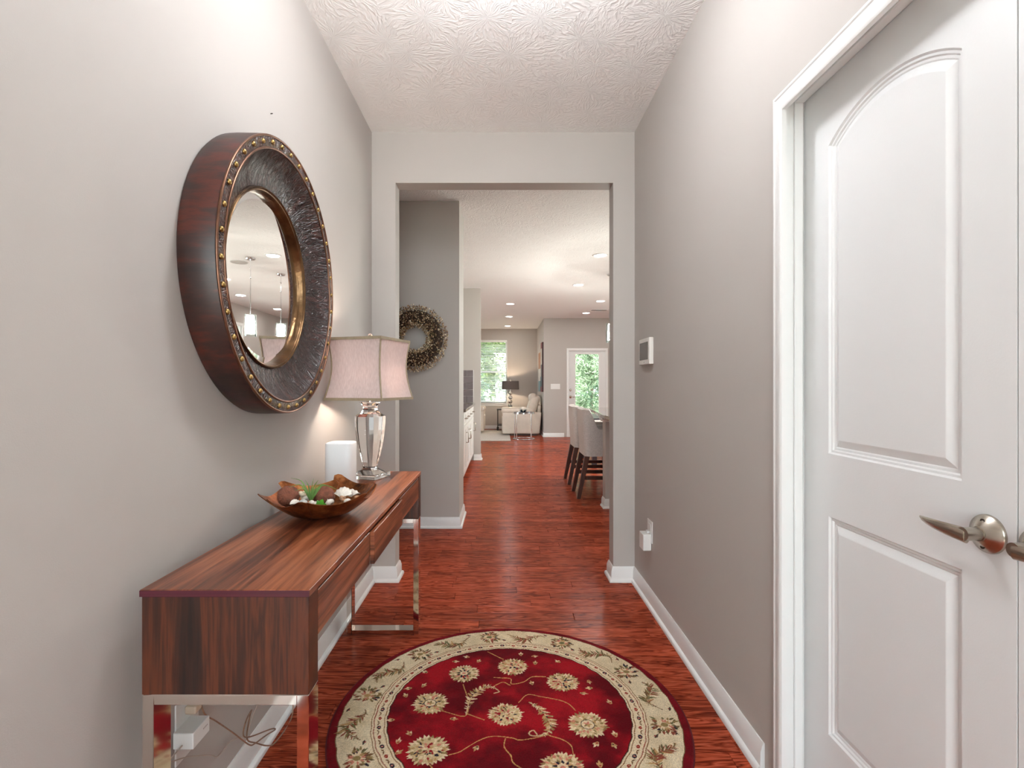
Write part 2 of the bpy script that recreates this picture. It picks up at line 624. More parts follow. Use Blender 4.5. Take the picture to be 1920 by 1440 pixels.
k = MB()
r = 0.006
casing_profile(k, [(0.811, DY1 + r, 0.001), (0.811, DY1 + r, 2.036 + r), (0.811, DY0 - r, 2.036 + r), (0.811, DY0 - r, 0.001)], (-1, 0, 0))
trim = empty('trim_1', (0.85, 1.526, 0), 'white moulded casing and jamb framing the double doors', 'door frame', kind='structure')
k.build('casing', WHITE, trim, 35)
k = MB()
k.box(0.8105, 0.936, DY1 - 0.002, DY1, 0.0, 2.036).box(0.8105, 0.936, DY0, DY0 + 0.002, 0.0, 2.036).box(0.8105, 0.936, DY0, DY1, 2.033, 2.036)
k.build('jamb', WHITE, trim)
k = MB()
for x0, x1 in ((0.858, 0.884),):
    k.box(x0, x1, DY1 - 0.011, DY1 - 0.002, 0.0, 2.033).box(x0, x1, DY0 + 0.002, DY0 + 0.011, 0.0, 2.033).box(x0, x1, DY0 + 0.011, DY1 - 0.011, 2.024, 2.033)
k.build('door_stop', WHITE, trim, None, 0.003, 2)


def panel_door(name, ya, yb, label, lever_y, lever_dir):
    """leaf in the plane x = 0.89, between ya < yb, with an arched upper and a square lower panel"""
    root = empty(name, (0.9075, (ya + yb) / 2, 0.0), label, 'door', kind='structure')
    X = 0.89
    z0, z1 = 0.012, 2.030
    pa, pb = ya + 0.107, yb - 0.113
    loopA = []                                   # arched panel outline, (y, z)
    loopA += [(pa, 1.013), (pb, 1.013), (pb, 1.851)]
    N = 20
    w, rise = (pb - pa), 0.068
    R = (w * w / 4 + rise * rise) / (2 * rise)
    cz, cy = 1.851 + rise - R, (pa + pb) / 2
    a0 = math.asin(w / 2 / R)
    for i in range(1, N):
        a = a0 - 2 * a0 * i / N
        loopA.append((cy + R * math.sin(a), cz + R * math.cos(a)))
    loopA.append((pa, 1.851))
    loopB = [(pa, 0.247), (pb, 0.247), (pb, 0.842), (pa, 0.842)]

    def inset(lp, d):
        n = len(lp)
        out = []
        for i in range(n):
            p0, p1, p2 = Vector(lp[i - 1]), Vector(lp[i]), Vector(lp[(i + 1) % n])
            d1, d2 = (p1 - p0).normalized(), (p2 - p1).normalized()
            n1, n2 = Vector((-d1.y, d1.x)), Vector((-d2.y, d2.x))
            m = (n1 + n2) / 2
            m = m / m.length_squared
            out.append(tuple(p1 + m * d))
        return out
    bm = bmesh.new()
    org = root.location

    def V(y, z, x): return bm.verts.new(Vector((x, y, z)) - org)
    outer = [V(y, z, X) for y, z in ((ya, z0), (yb, z0), (yb, z1), (ya, z1))]
    edges = [bm.edges.new((outer[i], outer[(i + 1) % 4])) for i in range(4)]
    prof = [(0.0, 0.0), (0.004, 0.005), (0.009, 0.005), (0.012, 0.009), (0.017, 0.009), (0.020, 0.011), (0.038, 0.003), (0.040, 0.0025)]
    for lp in (loopA, loopB):
        prev = [V(y, z, X) for y, z in lp]
        n = len(prev)
        edges += [bm.edges.new((prev[i], prev[(i + 1) % n])) for i in range(n)]
        for d, h in prof[1:]:
            cur = [V(y, z, X + h) for y, z in inset(lp, d)]
            for i in range(n):
                j = (i + 1) % n
                bm.faces.new((prev[i], prev[j], cur[j], cur[i]))
            prev = cur
        bm.faces.new(prev)
    bmesh.ops.triangle_fill(bm, use_beauty=True, use_dissolve=False, edges=edges)
    back = [V(y, z, X + 0.035) for y, z in ((ya, z0), (yb, z0), (yb, z1), (ya, z1))]
    for i in range(4):
        j = (i + 1) % 4
        bm.faces.new((outer[i], outer[j], back[j], back[i]))
    bm.faces.new(back)
    bmesh.ops.recalc_face_normals(bm, faces=bm.faces)
    me = bpy.data.meshes.new('leaf_slab')
    bm.to_mesh(me)
    bm.free()
    link('slab', me, DOORW, root)
    # lever set
    LZ = 0.927
    rose = MB().lathe([(0.0355, 0.0), (0.0355, 0.003), (0.034, 0.006), (0.016, 0.0165), (0.0135, 0.018), (0.0135, 0.02)], (0, 0, 0), 40, 'z', True, True)
    rose.v = [(X - h, lever_y + a, LZ + b) for a, b, h in rose.v]
    ro = rose.build('rosette', BRUSHED, root, 35)
    for dz in (-0.0235, 0.0235):
        sc = MB().lathe([(0.0042, 0.0), (0.0042, 0.0016), (0.003, 0.0016), (0.003, 0.0008)], (0, 0, 0), 16, 'z', True, True)
        sc.v = [(X - 0.0108 - h, lever_y + a + 0.0 * dz, LZ + b + dz) for a, b, h in sc.v]
        sc.build('screw', mat_dark_screw, ro, 35)
    lev = MB()
    lev.lathe([(0.0122, 0.018), (0.0122, 0.0485)], (0, 0, 0), 24, 'z', True, True)
    lev.v = [(X - h, lever_y + a, LZ + b) for a, b, h in lev.v]
    rings = []
    for i in range(15):
        t = i / 14
        s = lever_y - lever_dir * 0.003 + lever_dir * 0.117 * t
        hw = 0.0120 * (1 - t) ** 0.55 * 1.0 + 0.0022
        zc = LZ + 0.0115 - hw * 0.98 - 0.006 * t * t
        th = 0.0055 * (1 - t) ** 0.7 + 0.0020
        xc = X - 0.0435 + 0.010 * t * t - 0.004 * math.sin(PI * t)
        rings.append([(xc + th * math.cos(a) * 0.85, s, zc + hw * math.sin(a)) for a in (2 * PI * j / 14 for j in range(14))])
    lev.loops(rings, True, True, True)
    lev.build('lever', BRUSHED, root, 40)
    return root


mat_dark_screw = mat('dark_screw', (60, 48, 40), 0.4, 0.8)
panel_door('door_1', 0.894, 1.5225, 'white arch-panel closet door with whole lever pointing away', 0.9455, 1)
panel_door('door_2', 0.2555, 0.891, 'white closet door cut by the frame edge, lever tip showing', 0.852, -1)

# ---- patio door
trim2 = empty('trim_2', (1.97, 11.94, 0), 'white casing around the far patio door', 'door frame', kind='structure')
k = MB()
casing_profile(k, [(PX0, 11.95, 0.001), (PX0, 11.95, 2.05), (PX1, 11.95, 2.05), (PX1, 11.95, 0.001)], (0, -1, 0))
k.build('casing', WHITE, trim2, 35)
k = MB()
k.box(PX0, 1.512, 11.951, 12.07, 0, 2.05).box(2.433, PX1, 11.951, 12.07, 0, 2.05).box(1.512, 2.433, 11.951, 12.07, 2.038, 2.05).box(1.512, 2.433, 11.96, 12.07, 0.0, 0.012)
k.build('jamb', WHITE, trim2)
pd = empty('door_3', (1.97, 11.98, 0), 'white patio door with one tall glass lite and bright greenery behind', 'door', kind='structure')
GX0, GX1, GZ0, GZ1 = 1.697, 2.243, 0.26, 1.914
k = MB()
k.box(1.515, GX0, 11.965, 12.005, 0.014, 2.034).box(GX1, 2.430, 11.965, 12.005, 0.014, 2.034).box(GX0, GX1, 11.965, 12.005, GZ1, 2.034).box(GX0, GX1, 11.965, 12.005, 0.014, GZ0)
k.build('slab', DOORW, pd)
k = MB()
for b in ((GX0 - 0.022, GX0 + 0.004, GZ0 - 0.022, GZ1 + 0.022), (GX1 - 0.004, GX1 + 0.022, GZ0 - 0.022, GZ1 + 0.022), (GX0 + 0.004, GX1 - 0.004, GZ0 - 0.022, GZ0 + 0.004), (GX0 + 0.004, GX1 - 0.004, GZ1 - 0.004, GZ1 + 0.022)):
    k.box(b[0], b[1], 11.955, 11.965, b[2], b[3])
k.build('lite_frame', WHITE, pd, None, 0.003, 2)
box('pane', (GX0, GX1, 11.982, 11.988, GZ0, GZ1), GLASSP, pd)
for z, nm, r in ((1.085, 'deadbolt', 0.028), (0.925, 'rose', 0.032)):
    MB().lathe([(r, 0), (r, -0.012), (r * 0.6, -0.02)], (1.585, 11.965, z), 24, 'y', True, True).build(nm, BRUSHED, pd, 40)
MB().tube([(1.585, 11.945, 0.925), (1.585, 11.915, 0.925), (1.61, 11.91, 0.925), (1.68, 11.915, 0.922)], 0.009, 10).build('lever', BRUSHED, pd, 50)
for z in (0.25, 1.03, 1.79):
    MB().lathe([(0.007, -0.045), (0.007, 0.045)], (2.4325, 11.953, z), 12, 'z', True, True).build('hinge', BRUSHED, pd, 40)

# ---- unseen front door behind the camera, glazed wide to light the hall
fd = empty('door_4', (0, -1.66, 0), 'unseen front door added behind the camera, glazed wide to let daylight in', 'door', kind='structure')
k = MB()
for b in ((-0.74, -0.68, 0, 2.55), (0.69, 0.75, 0, 2.55), (-0.68, 0.69, 0, 0.08), (-0.68, 0.69, 2.49, 2.55), (-0.46, -0.41, 0.08, 2.49), (0.42, 0.47, 0.08, 2.49), (-0.41, 0.42, 2.03, 2.08)):
    k.box(b[0], b[1], -1.70, -1.65, b[2], b[3])
k.build('slab', DOORW, fd)
for b in ((-0.68, -0.46, 0.08, 2.49), (0.47, 0.69, 0.08, 2.49), (-0.41, 0.42, 0.08, 2.03), (-0.41, 0.42, 2.08, 2.49)):
    box('pane', (b[0], b[1], -1.68, -1.674, b[2], b[3]), GLASSP, fd)
pr = box('sun_block_roof', (-2.5, 2.5, -3.2, -1.74, 2.75, 2.85), CEIL)  # unseen slab, added to keep direct sun out of the hall
tag(pr, 'unseen slab added over the front door to block the sun', 'roof', kind='structure')
fg = box('front_bounce_ground', (-30, 3.7, -30, -1.75, -0.6, -0.06), mat('pale_front_bounce', (205, 200, 192), 0.9, vary=0.08, vscale=3))  # added pale ground, bounces daylight up to the hall ceiling
tag(fg, 'unseen pale ground added outside the entry to bounce daylight indoors', 'walkway', kind='structure')

# ------------------------------------------------------------------ windows
BLIND = mat('white_blind_vinyl', None, 0.45, vary=0.01, lin=(0.80, 0.80, 0.78))
w1 = empty('window_1', (-0.4, 14.25, 0.7), 'tall white sash window behind lowered white slat blinds', 'window', kind='structure')
k = MB()
for b in ((WX0, WX0 + 0.06, WZ0, WZ1), (WX1 - 0.045, WX1, WZ0, WZ1), (WX0 + 0.06, WX1 - 0.045, WZ0, WZ0 + 0.06), (WX0 + 0.06, WX1 - 0.045, WZ1 - 0.06, WZ1)):
    k.box(b[0], b[1], 14.27, 14.34, b[2], b[3])
k.build('frame', WHITE, w1)
box('meeting_rail', (WX0 + 0.06, WX1 - 0.045, 14.285, 14.325, 1.535, 1.59), WHITE, w1)
box('pane', (WX0 + 0.06, WX1 - 0.045, 14.302, 14.308, WZ0 + 0.06, 1.535), GLASSP, w1)
box('pane', (WX0 + 0.06, WX1 - 0.045, 14.302, 14.308, 1.59, WZ1 - 0.06), GLASSP, w1)
box('window_sill', (WX0 - 0.03, WX1 + 0.03, 14.165, 14.27, WZ0 - 0.025, WZ0), WHITE, w1, 0.004)
box('apron', (WX0 - 0.02, WX1 + 0.02, 14.185, 14.199, WZ0 - 0.075, WZ0 - 0.026), WHITE, w1, 0.003)
k = MB()
k.box(WX0, WX0 + 0.004, 14.2, 14.27, WZ0, WZ1).box(WX1 - 0.004, WX1, 14.2, 14.27, WZ0, WZ1).box(WX0, WX1, 14.2, 14.27, WZ1 - 0.004, WZ1)
k.build('reveal_liner', WHITE, w1)
box('head_rail', (WX0 + 0.01, WX1 - 0.01, 14.205, 14.255, WZ1 - 0.065, WZ1 - 0.008), BLIND, w1, 0.004)
ang = math.radians(14)
dy, dz = 0.024 * math.cos(ang), 0.024 * math.sin(ang)
slat0 = None
z = WZ0 + 0.04
zs = []
while z < WZ1 - 0.09:
    zs.append(z); z += 0.0385
for i, z in enumerate(zs):
    if slat0 is None:
        k = MB()
        y = 14.232
        k.add([(x, y + s * dy, z + s * dz + t + 0.002 * (1 - abs(s))) for x in (WX0 + 0.015, WX1 - 0.015) for s in (-1, 0, 1) for t in (0, 0.0025)],
              [(0, 2, 8, 6), (2, 4, 10, 8), (1, 7, 9, 3), (3, 9, 11, 5), (0, 6, 7, 1), (4, 5, 11, 10), (0, 1, 3, 2), (2, 3, 5, 4), (6, 8, 9, 7), (8, 10, 11, 9)])
        slat0 = k.build('slat', BLIND, w1)
    else:
        c = slat0.copy(); COL.objects.link(c); c.location.z = (i) * 0.0385
for x in (-0.7, -0.1):
    MB().tube([(x, 14.206, WZ0 + 0.02), (x, 14.206, WZ1 - 0.05)], 0.0012, 6).build('ladder_cord', BLIND, w1)

for idx, (a, b, xw, sg, z0, z1, n, lb) in enumerate(((RW[0][0], RW[0][1], 3.5, 1, 1.0, 2.4, 2, 'unseen kitchen window added in the outer wall for daylight'), (RW[1][0], RW[1][1], 3.5, 1, 0.45, 2.4, 2, 'white dining window glimpsed in the round mirror'),
                                                    (LW[0], LW[1], -3.2, -1, 0.1, 2.45, 3, 'unseen living room window added behind the stub wall for daylight'))):
    w = empty('window_%d' % (idx + 2), (xw + sg * 0.06, (a + b) / 2, z0), lb, 'window', kind='structure')
    xa, xb = sorted((xw + sg * 0.02, xw + sg * 0.08))
    k = MB()
    k.box(xa, xb, a, b, z0, z0 + 0.06).box(xa, xb, a, b, z1 - 0.06, z1)
    for q in range(n + 1):
        yc = a + 0.03 + (b - a - 0.06) * q / n
        k.box(xa, xb, yc - 0.03, yc + 0.03, z0 + 0.06, z1 - 0.06)
    k.build('frame', WHITE, w)
    xm = xw + sg * 0.05
    for q in range(n):
        ya, yb = a + 0.06 + (b - a - 0.06) * q / n, a + (b - a - 0.06) * (q + 1) / n
        box('pane', (xm - 0.003, xm + 0.003, ya, yb, z0 + 0.06, z1 - 0.06), GLASSP, w)
    k = MB()
    e = (b, a) if sg > 0 else (a, b)
    casing_profile(k, [(xw, e[0], z0), (xw, e[0], z1), (xw, e[1], z1), (xw, e[1], z0)], (-sg, 0, 0))
    k.build('casing', WHITE, w, 35)

# ------------------------------------------------------------------ ceiling lights
LENS = emit('light_lens_glow', (1.0, 0.95, 0.88), 14)
CAN_LABELS = ['recessed ceiling light nearest the hall opening, above the bar stools', 'recessed ceiling light second from the opening on the bar side',
              'recessed ceiling light closest to the tiled stub wall corner', 'recessed ceiling light midway along the inner row toward the window',
              'recessed ceiling light right before the living room window', 'recessed ceiling light just in front of the ceiling vent',
              'recessed ceiling light closest to the patio door', 'recessed ceiling light by the outer wall, reflected at the mirror edge',
              'recessed ceiling light seen low in the mirror beside the pendant', 'recessed ceiling light reflected lowest in the mirror glass',
              'unseen recessed light added over the cross passage on the bar side', 'unseen recessed light added on the kitchen window side']
CANS = [(1.17, 6.15), (1.18, 7.97), (0.16, 9.82), (0.166, 11.65), (0.15, 13.47), (1.81, 9.5), (1.8, 11.06), (2.47, 7.5), (2.92, 8.86), (2.99, 10.47), (1.7, 3.9), (2.6, 5.6)]  # last two are unseen, added to brighten the zone past the opening
can0 = None
for i, (x, y) in enumerate(CANS):
    if can0 is None:
        can0 = empty('recessed_light', (x, y, CZ), CAN_LABELS[0], 'ceiling light', 'recessed ceiling lights')
        MB().lathe([(0.094, 0.0), (0.092, -0.006), (0.078, -0.009), (0.072, -0.004), (0.072, 0.0)], (x, y, CZ), 32).build('trim_ring', WHITE, can0, 40)
        MB().lathe([(0.0725, -0.0035), (0.001, -0.003)], (x, y, CZ), 32, 'z', False, True).build('lens', LENS, can0)
        ld = bpy.data.lights.new('can_lamp', 'AREA')
        ld.shape = 'DISK'; ld.size = 0.13; ld.energy = CAN_WATTS; ld.color = (1, 0.96, 0.92)
        lo = bpy.data.objects.new('lamp', ld); COL.objects.link(lo); lo.parent = can0; lo.location = (0, 0, -0.011)
    else:
        c = copy_tree(can0); c.location = (x, y, CZ); c['label'] = CAN_LABELS[i]

vent = empty('ceiling_vent', (2.0, 10.65, CZ), 'white slotted ceiling register near the patio door', 'vent')
k = MB(); k.box(1.82, 2.18, 10.55, 10.57, CZ - 0.008, CZ).box(1.82, 2.18, 10.73, 10.75, CZ - 0.008, CZ).box(1.82, 1.84, 10.57, 10.73, CZ - 0.008, CZ).box(2.16, 2.18, 10.57, 10.73, CZ - 0.008, CZ)
k.build('frame', WHITE, vent)
VDARK = mat('vent_grey', (130, 124, 120), 0.6)
for i in range(6):
    box('slat', (1.84, 2.16, 10.575 + i * 0.026, 10.590 + i * 0.026, CZ - 0.006, CZ - 0.001), VDARK, vent)
spk = empty('ceiling_speaker', (1.75, 6.5, CZ), 'round flat ceiling speaker beside the pendant, seen in the mirror', 'speaker')
MB().lathe([(0.105, 0), (0.104, -0.005), (0.098, -0.006)], (1.75, 6.5, CZ), 40).build('rim', WHITE, spk, 40)
MB().lathe([(0.098, -0.005), (0.001, -0.006)], (1.75, 6.5, CZ), 40, 'z', False, True).build('grille', mat('speaker_grille', (190, 186, 182), 0.7, bump=0.4, bscale=900), spk, 40)

# globe pendant over the hall, just above the frame
GX_, GY_, GZ_ = 0.0, 1.52, 2.56
fl = empty('semi_flush_light', (GX_, GY_, CZ), 'white globe ceiling light over the hall, out of frame', 'ceiling light')
MB().lathe([(0.001, -0.03), (0.06, -0.03), (0.065, -0.02), (0.065, 0)], (GX_, GY_, CZ), 32).build('canopy', SILVER, fl, 40)
MB().tube([(GX_, GY_, CZ - 0.02), (GX_, GY_, GZ_ + 0.11)], 0.006, 8).build('rod', SILVER, fl)
MB().ellipsoid((GX_, GY_, GZ_), (0.115, 0.115, 0.115), 32, 20).build('glass_globe', emit('globe_glow', (0.96, 0.99, 1.03), FOYER_GLOW), fl, 80)

# pendants
PSHADE = emit('pendant_glow', (1.0, 0.94, 0.87), PENDANT_GLOW)


def pendant(x, y, label):
    p = empty('pendant_light', (x, y, CZ), label, 'pendant lamp', 'glass pendants over the bar')
    MB().lathe([(0.001, -0.022), (0.05, -0.022), (0.058, -0.012), (0.058, 0)], (x, y, CZ), 32).build('canopy', SILVER, p, 40)
    MB().tube([(x, y, CZ - 0.02), (x, y, 2.05)], 0.005, 8).build('rod', SILVER, p)
    for zc in (2.5, 2.62):
        MB().lathe([(0.004, -0.012), (0.009, -0.006), (0.009, 0.006), (0.004, 0.012)], (x, y, zc), 12).build('coupler', SILVER, p, 50)
    MB().lathe([(0.001, 0.02), (0.03, 0.018), (0.062, 0.006), (0.064, 0.0), (0.001, -0.004)], (x, y, 2.04), 32).build('cap', SILVER, p, 40)
    MB().lathe([(0.066, 2.06 - 2.04), (0.068, -0.25), (0.0655, -0.25), (0.0635, 0.018)], (x, y, 2.04), 32).build('glass_cylinder', GLASSP, p, 40)
    MB().lathe([(0.001, -0.008), (0.038, -0.01), (0.044, -0.1), (0.046, -0.215), (0.001, -0.216)], (x, y, 2.04), 28).build('inner_shade', PSHADE, p, 40)


pendant(1.5, 6.28, 'glass cylinder pendant lamp hanging whole in the mirror reflection')
pendant(1.515, 7.18, 'glass cylinder pendant lamp half hidden by the hall opening edge')

# ------------------------------------------------------------------ console table
WALNUT = [(0.34, s2l((56, 26, 16))), (0.44, s2l((100, 52, 32))), (0.53, s2l((140, 78, 50))), (0.62, s2l((172, 106, 72))), (0.72, s2l((116, 62, 40)))]
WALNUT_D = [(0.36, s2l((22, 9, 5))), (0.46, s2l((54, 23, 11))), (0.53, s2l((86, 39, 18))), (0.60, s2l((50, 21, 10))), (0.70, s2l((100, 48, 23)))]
W_TOP = wood('walnut_top_grain', WALNUT, (20, 0.9, 1), 0.30)
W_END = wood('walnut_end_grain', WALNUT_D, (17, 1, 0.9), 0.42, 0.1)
W_FRONT = wood('walnut_front_grain', WALNUT, (1, 1.0, 26), 0.30)
BAND = mat('purple_red_edge_band', (74, 22, 36), 0.4, vary=0.25, vscale=3, stretch=(1, 1, 90))
tx0, tx1, ty0, ty1, tz = -0.747, -0.398, 1.069, 2.541, 0.776
ct = empty('console_table', ((tx0 + tx1) / 2, (ty0 + ty1) / 2, 0), 'long walnut console table on two chromed loop legs', 'console table')
top = box('tabletop', (tx0 - 0.001, tx1 + 0.001, ty0 - 0.001, ty1 + 0.001, tz - 0.0145, tz), W_TOP, ct, 0.001, 1)
box('edge_band', (tx0 - 0.0008, tx1 + 0.0008, ty0 - 0.0022, ty0 - 0.0011, tz - 0.014, tz - 0.0012), BAND, top)
for a in (ty0, ty1 - 0.055):
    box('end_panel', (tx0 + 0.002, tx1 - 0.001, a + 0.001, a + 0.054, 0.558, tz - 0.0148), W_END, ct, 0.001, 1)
box('carcass', (tx0 + 0.004, tx1 - 0.016, ty0 + 0.0555, ty1 - 0.0555, 0.662, tz - 0.015), W_FRONT, ct)
for a, b, out in ((1.1265, 1.5655, 0.0), (1.5695, 2.0145, 0.013), (2.0185, 2.4835, 0.0)):
    box('drawer', (tx1 - 0.0155 + out, tx1 - 0.002 + out, a, b, 0.656, 0.7535), W_FRONT, ct, 0.001, 1)
for a in (ty0, ty1 - 0.06):
    k = MB()
    k.box(tx0 + 0.002, tx0 + 0.026, a + 0.002, a + 0.058, 0.001, 0.557)
    k.box(tx1 - 0.026, tx1 - 0.002, a + 0.002, a + 0.058, 0.001, 0.557)
    k.box(tx0 + 0.026, tx1 - 0.026, a + 0.002, a + 0.058, 0.536, 0.557)
    k.box(tx0 + 0.026, tx1 - 0.026, a + 0.002, a + 0.058, 0.001, 0.022)
    k.build('leg_frame', CHROME, ct, None, 0.0012, 1)
    for x in (tx0 + 0.10, tx1 - 0.07):
        MB().lathe([(0.007, 0), (0.007, -0.004), (0.004, -0.006)], (x, a + 0.03, 0.536), 14, 'z', False, True).build('screw_head', CHROME, ct, 40)

# ------------------------------------------------------------------ round mirror
MX, MY, MZ = -0.795, 1.694, 1.5415
mr = empty('round_mirror', (MX, MY, MZ), 'round wall mirror in a deep brown scooped frame with brass studs', 'mirror')


def band_mat():
    kk = NT('reddish_brown_aged_band')
    tc = kk.n('ShaderNodeTexCoord')
    mp = kk.n('ShaderNodeMapping', Vector=tc.outputs['Object'], Scale=(3, 2, 16))
    n1 = kk.n('ShaderNodeTexNoise', Vector=mp.outputs[0], Scale=2.5, Detail=7.0, Roughness=0.7)
    n2 = kk.n('ShaderNodeTexNoise', Vector=tc.outputs['Object'], Scale=7.0, Detail=4.0)
    f = kk.math('ADD', kk.math('MULTIPLY', n1.outputs[0], 0.6), kk.math('MULTIPLY', n2.outputs[0], 0.5))
    kk.l(kk.ramp(f, [(0.42, s2l((34, 22, 20))), (0.55, s2l((52, 30, 26))), (0.66, s2l((84, 36, 26))), (0.74, s2l((44, 27, 24)))]), kk.b.inputs['Base Color'])
    kk.b.inputs['Roughness'].default_value = 0.42
    kk.bump(n1.outputs[0], 0.12, 0.004)
    return kk.m


def leather_mat():
    kk = NT('crinkled_dark_leather')
    tc = kk.n('ShaderNodeTexCoord')
    sp = kk.n('ShaderNodeSeparateXYZ', Vector=tc.outputs['Object'])
    a = kk.math('ARCTAN2', sp.outputs[2], sp.outputs[1])
    rad = kk.math('SQRT', kk.math('ADD', kk.math('MULTIPLY', sp.outputs[1], sp.outputs[1]), kk.math('MULTIPLY', sp.outputs[2], sp.outputs[2])))
    pv = kk.n('ShaderNodeCombineXYZ', X=kk.math('MULTIPLY', a, 5.5), Y=kk.math('MULTIPLY', rad, 7.0), Z=0.0)
    n0 = kk.n('ShaderNodeTexNoise', Vector=pv.outputs[0], Scale=1.5, Detail=3.0)
    pw = kk.n('ShaderNodeVectorMath', _operation='ADD', i0=pv.outputs[0], i1=n0.outputs['Color'])
    n1 = kk.n('ShaderNodeTexNoise', Vector=pw.outputs[0], Scale=3.0, Detail=8.0, Roughness=0.7, Distortion=1.4)
    pf = kk.n('ShaderNodeCombineXYZ', X=kk.math('MULTIPLY_ADD', a, 26.0, kk.math('MULTIPLY', n0.outputs[0], 9.0)), Y=kk.math('MULTIPLY_ADD', rad, 24.0, kk.math('MULTIPLY', a, 9.0)), Z=0.0)
    n2 = kk.n('ShaderNodeTexNoise', Vector=pf.outputs[0], Scale=0.8, Detail=1.6, Roughness=0.6, Distortion=1.2)
    ridge = kk.math('ABSOLUTE', kk.math('SUBTRACT', n2.outputs[0], 0.5))
    kk.l(kk.ramp(n1.outputs[0], [(0.34, s2l((20, 13, 13))), (0.52, s2l((44, 25, 24))), (0.66, s2l((76, 38, 33))), (0.78, s2l((42, 33, 36)))]), kk.b.inputs['Base Color'])
    kk.b.inputs['Roughness'].default_value = 0.45
    kk.b.inputs['Specular IOR Level'].default_value = 0.2
    kk.b.inputs['Coat Weight'].default_value = 1.0
    kk.b.inputs['Coat Roughness'].default_value = 0.05
    kk.b.inputs['Coat IOR'].default_value = 1.6
    bp = kk.bump(kk.math('ADD', kk.math('MULTIPLY', ridge, 1.6), kk.math('MULTIPLY', n1.outputs[0], 0.25)), 0.8, 0.012)
    kk.l(bp.outputs[0], kk.b.inputs['Coat Normal'])
    return kk.m


LEATHER = leather_mat()
COPPER_BEAD = mat('copper_bead_edge', None, 0.3, 0.85, vary=0.2, vscale=30, lin=(0.19, 0.095, 0.06))
GOLD = mat('aged_gold_leaf', None, 0.28, 0.9, vary=0.5, vscale=14, bump=0.15, bscale=60, lin=(0.17, 0.095, 0.045))
BRASS = mat('brass_stud', None, 0.32, 1.0, vary=0.15, vscale=80, lin=(0.38, 0.25, 0.09))
R0 = 0.4356
C = (MX, MY, MZ)
S = 96
MB().lathe([(R0 - 0.02, 0.001), (R0 - 0.004, 0.001), (R0 - 0.001, 0.006), (R0, 0.03), (R0 - 0.001, 0.094), (R0 - 0.005, 0.0985)], C, S, 'x').build('outer_band', band_mat(), mr, 50)
MB().lathe([(R0 - 0.004, 0.097), (R0 - 0.007, 0.099), (0.400, 0.099), (0.396, 0.097)], C, S, 'x').build('stud_rim', LEATHER, mr, 50)


def ring_bead(R, d, rr, m, name):
    MB().lathe([(R + rr * math.cos(a), d + rr * math.sin(a)) for a in np.linspace(0, 2 * PI, 9)[:-1].tolist() + [2 * PI]], C, S, 'x').build(name, m, mr, 80)


ring_bead(R0 - 0.005, 0.0985, 0.0038, COPPER_BEAD, 'outer_bead')
ring_bead(0.396, 0.0985, 0.0038, COPPER_BEAD, 'inner_bead')
MB().lathe([(0.286 + 0.108 * s, 0.036 + 0.062 * (0.25 * s + 0.75 * s ** 2.6)) for s in np.linspace(1, 0, 14)], C, S, 'x').build('scooped_frame', LEATHER, mr, 60)
MB().lathe([(0.290, 0.034), (0.2895, 0.041), (0.2865, 0.044), (0.2835, 0.042), (0.2825, 0.039), (0.280, 0.040), (0.278, 0.038), (0.277, 0.032), (0.2755, 0.029), (0.2735, 0.020), (0.2725, 0.015)], C, S, 'x').build('gold_ring', GOLD, mr, 70)
MB().lathe([(0.2755, 0.0166), (0.252, 0.0190), (0.001, 0.0190)], C, S, 'x', False, True).build('mirror_glass', mat('silvered_glass', None, 0.012, 1.0, vary=0.002, lin=(0.90, 0.90, 0.89)), mr)
stud0 = None
for i in range(38):
    a = 2 * PI * (i + 0.35) / 38
    if stud0 is None:
        mb = MB().ellipsoid((0, 0, 0), (0.0065, 0.0078, 0.0078), 12, 8)
        mb.v = [(x + MX + 0.0995, y + MY, z + MZ) for x, y, z in mb.v]
        stud0 = mb.build('stud', BRASS, mr, 80)
        st = stud0
    else:
        st = stud0.copy(); COL.objects.link(st)
    st.location = (0, 0.414 * math.cos(a), 0.414 * math.sin(a))
MB().tube([(-0.7945, 1.777, 2.131), (-0.787, 1.777, 2.132)], 0.0016, 8).build('picture_nail', mat('dark_nail', (60, 50, 45), 0.5, 0.6))
tag(bpy.data.objects['picture_nail'], 'tiny dark nail in the wall above the round mirror', 'nail')

# ------------------------------------------------------------------ table lamp (crystal)
LX, LY, LZ = -0.605, 2.375, tz
ROT = math.radians(-17)
lamp = empty('table_lamp', (LX, LY, LZ), 'crystal urn table lamp with square pinkish shade on the console', 'table lamp')


def rot(x, y): return (LX + x * math.cos(ROT) - y * math.sin(ROT), LY + x * math.sin(ROT) + y * math.cos(ROT))


def chamfer_sq(w, c):
    q = [(w, -w + c), (w, w - c), (w - c, w), (-w + c, w), (-w, w - c), (-w, -w + c), (-w + c, -w), (w - c, -w)]
    return [rot(*p) for p in q]


def stack(prof, name, m, parent=lamp, smooth=None):
    return MB().loops([[(x, y, z) for x, y in chamfer_sq(w, c)] for z, w, c in prof], True, True, True).build(name, m, parent, smooth)


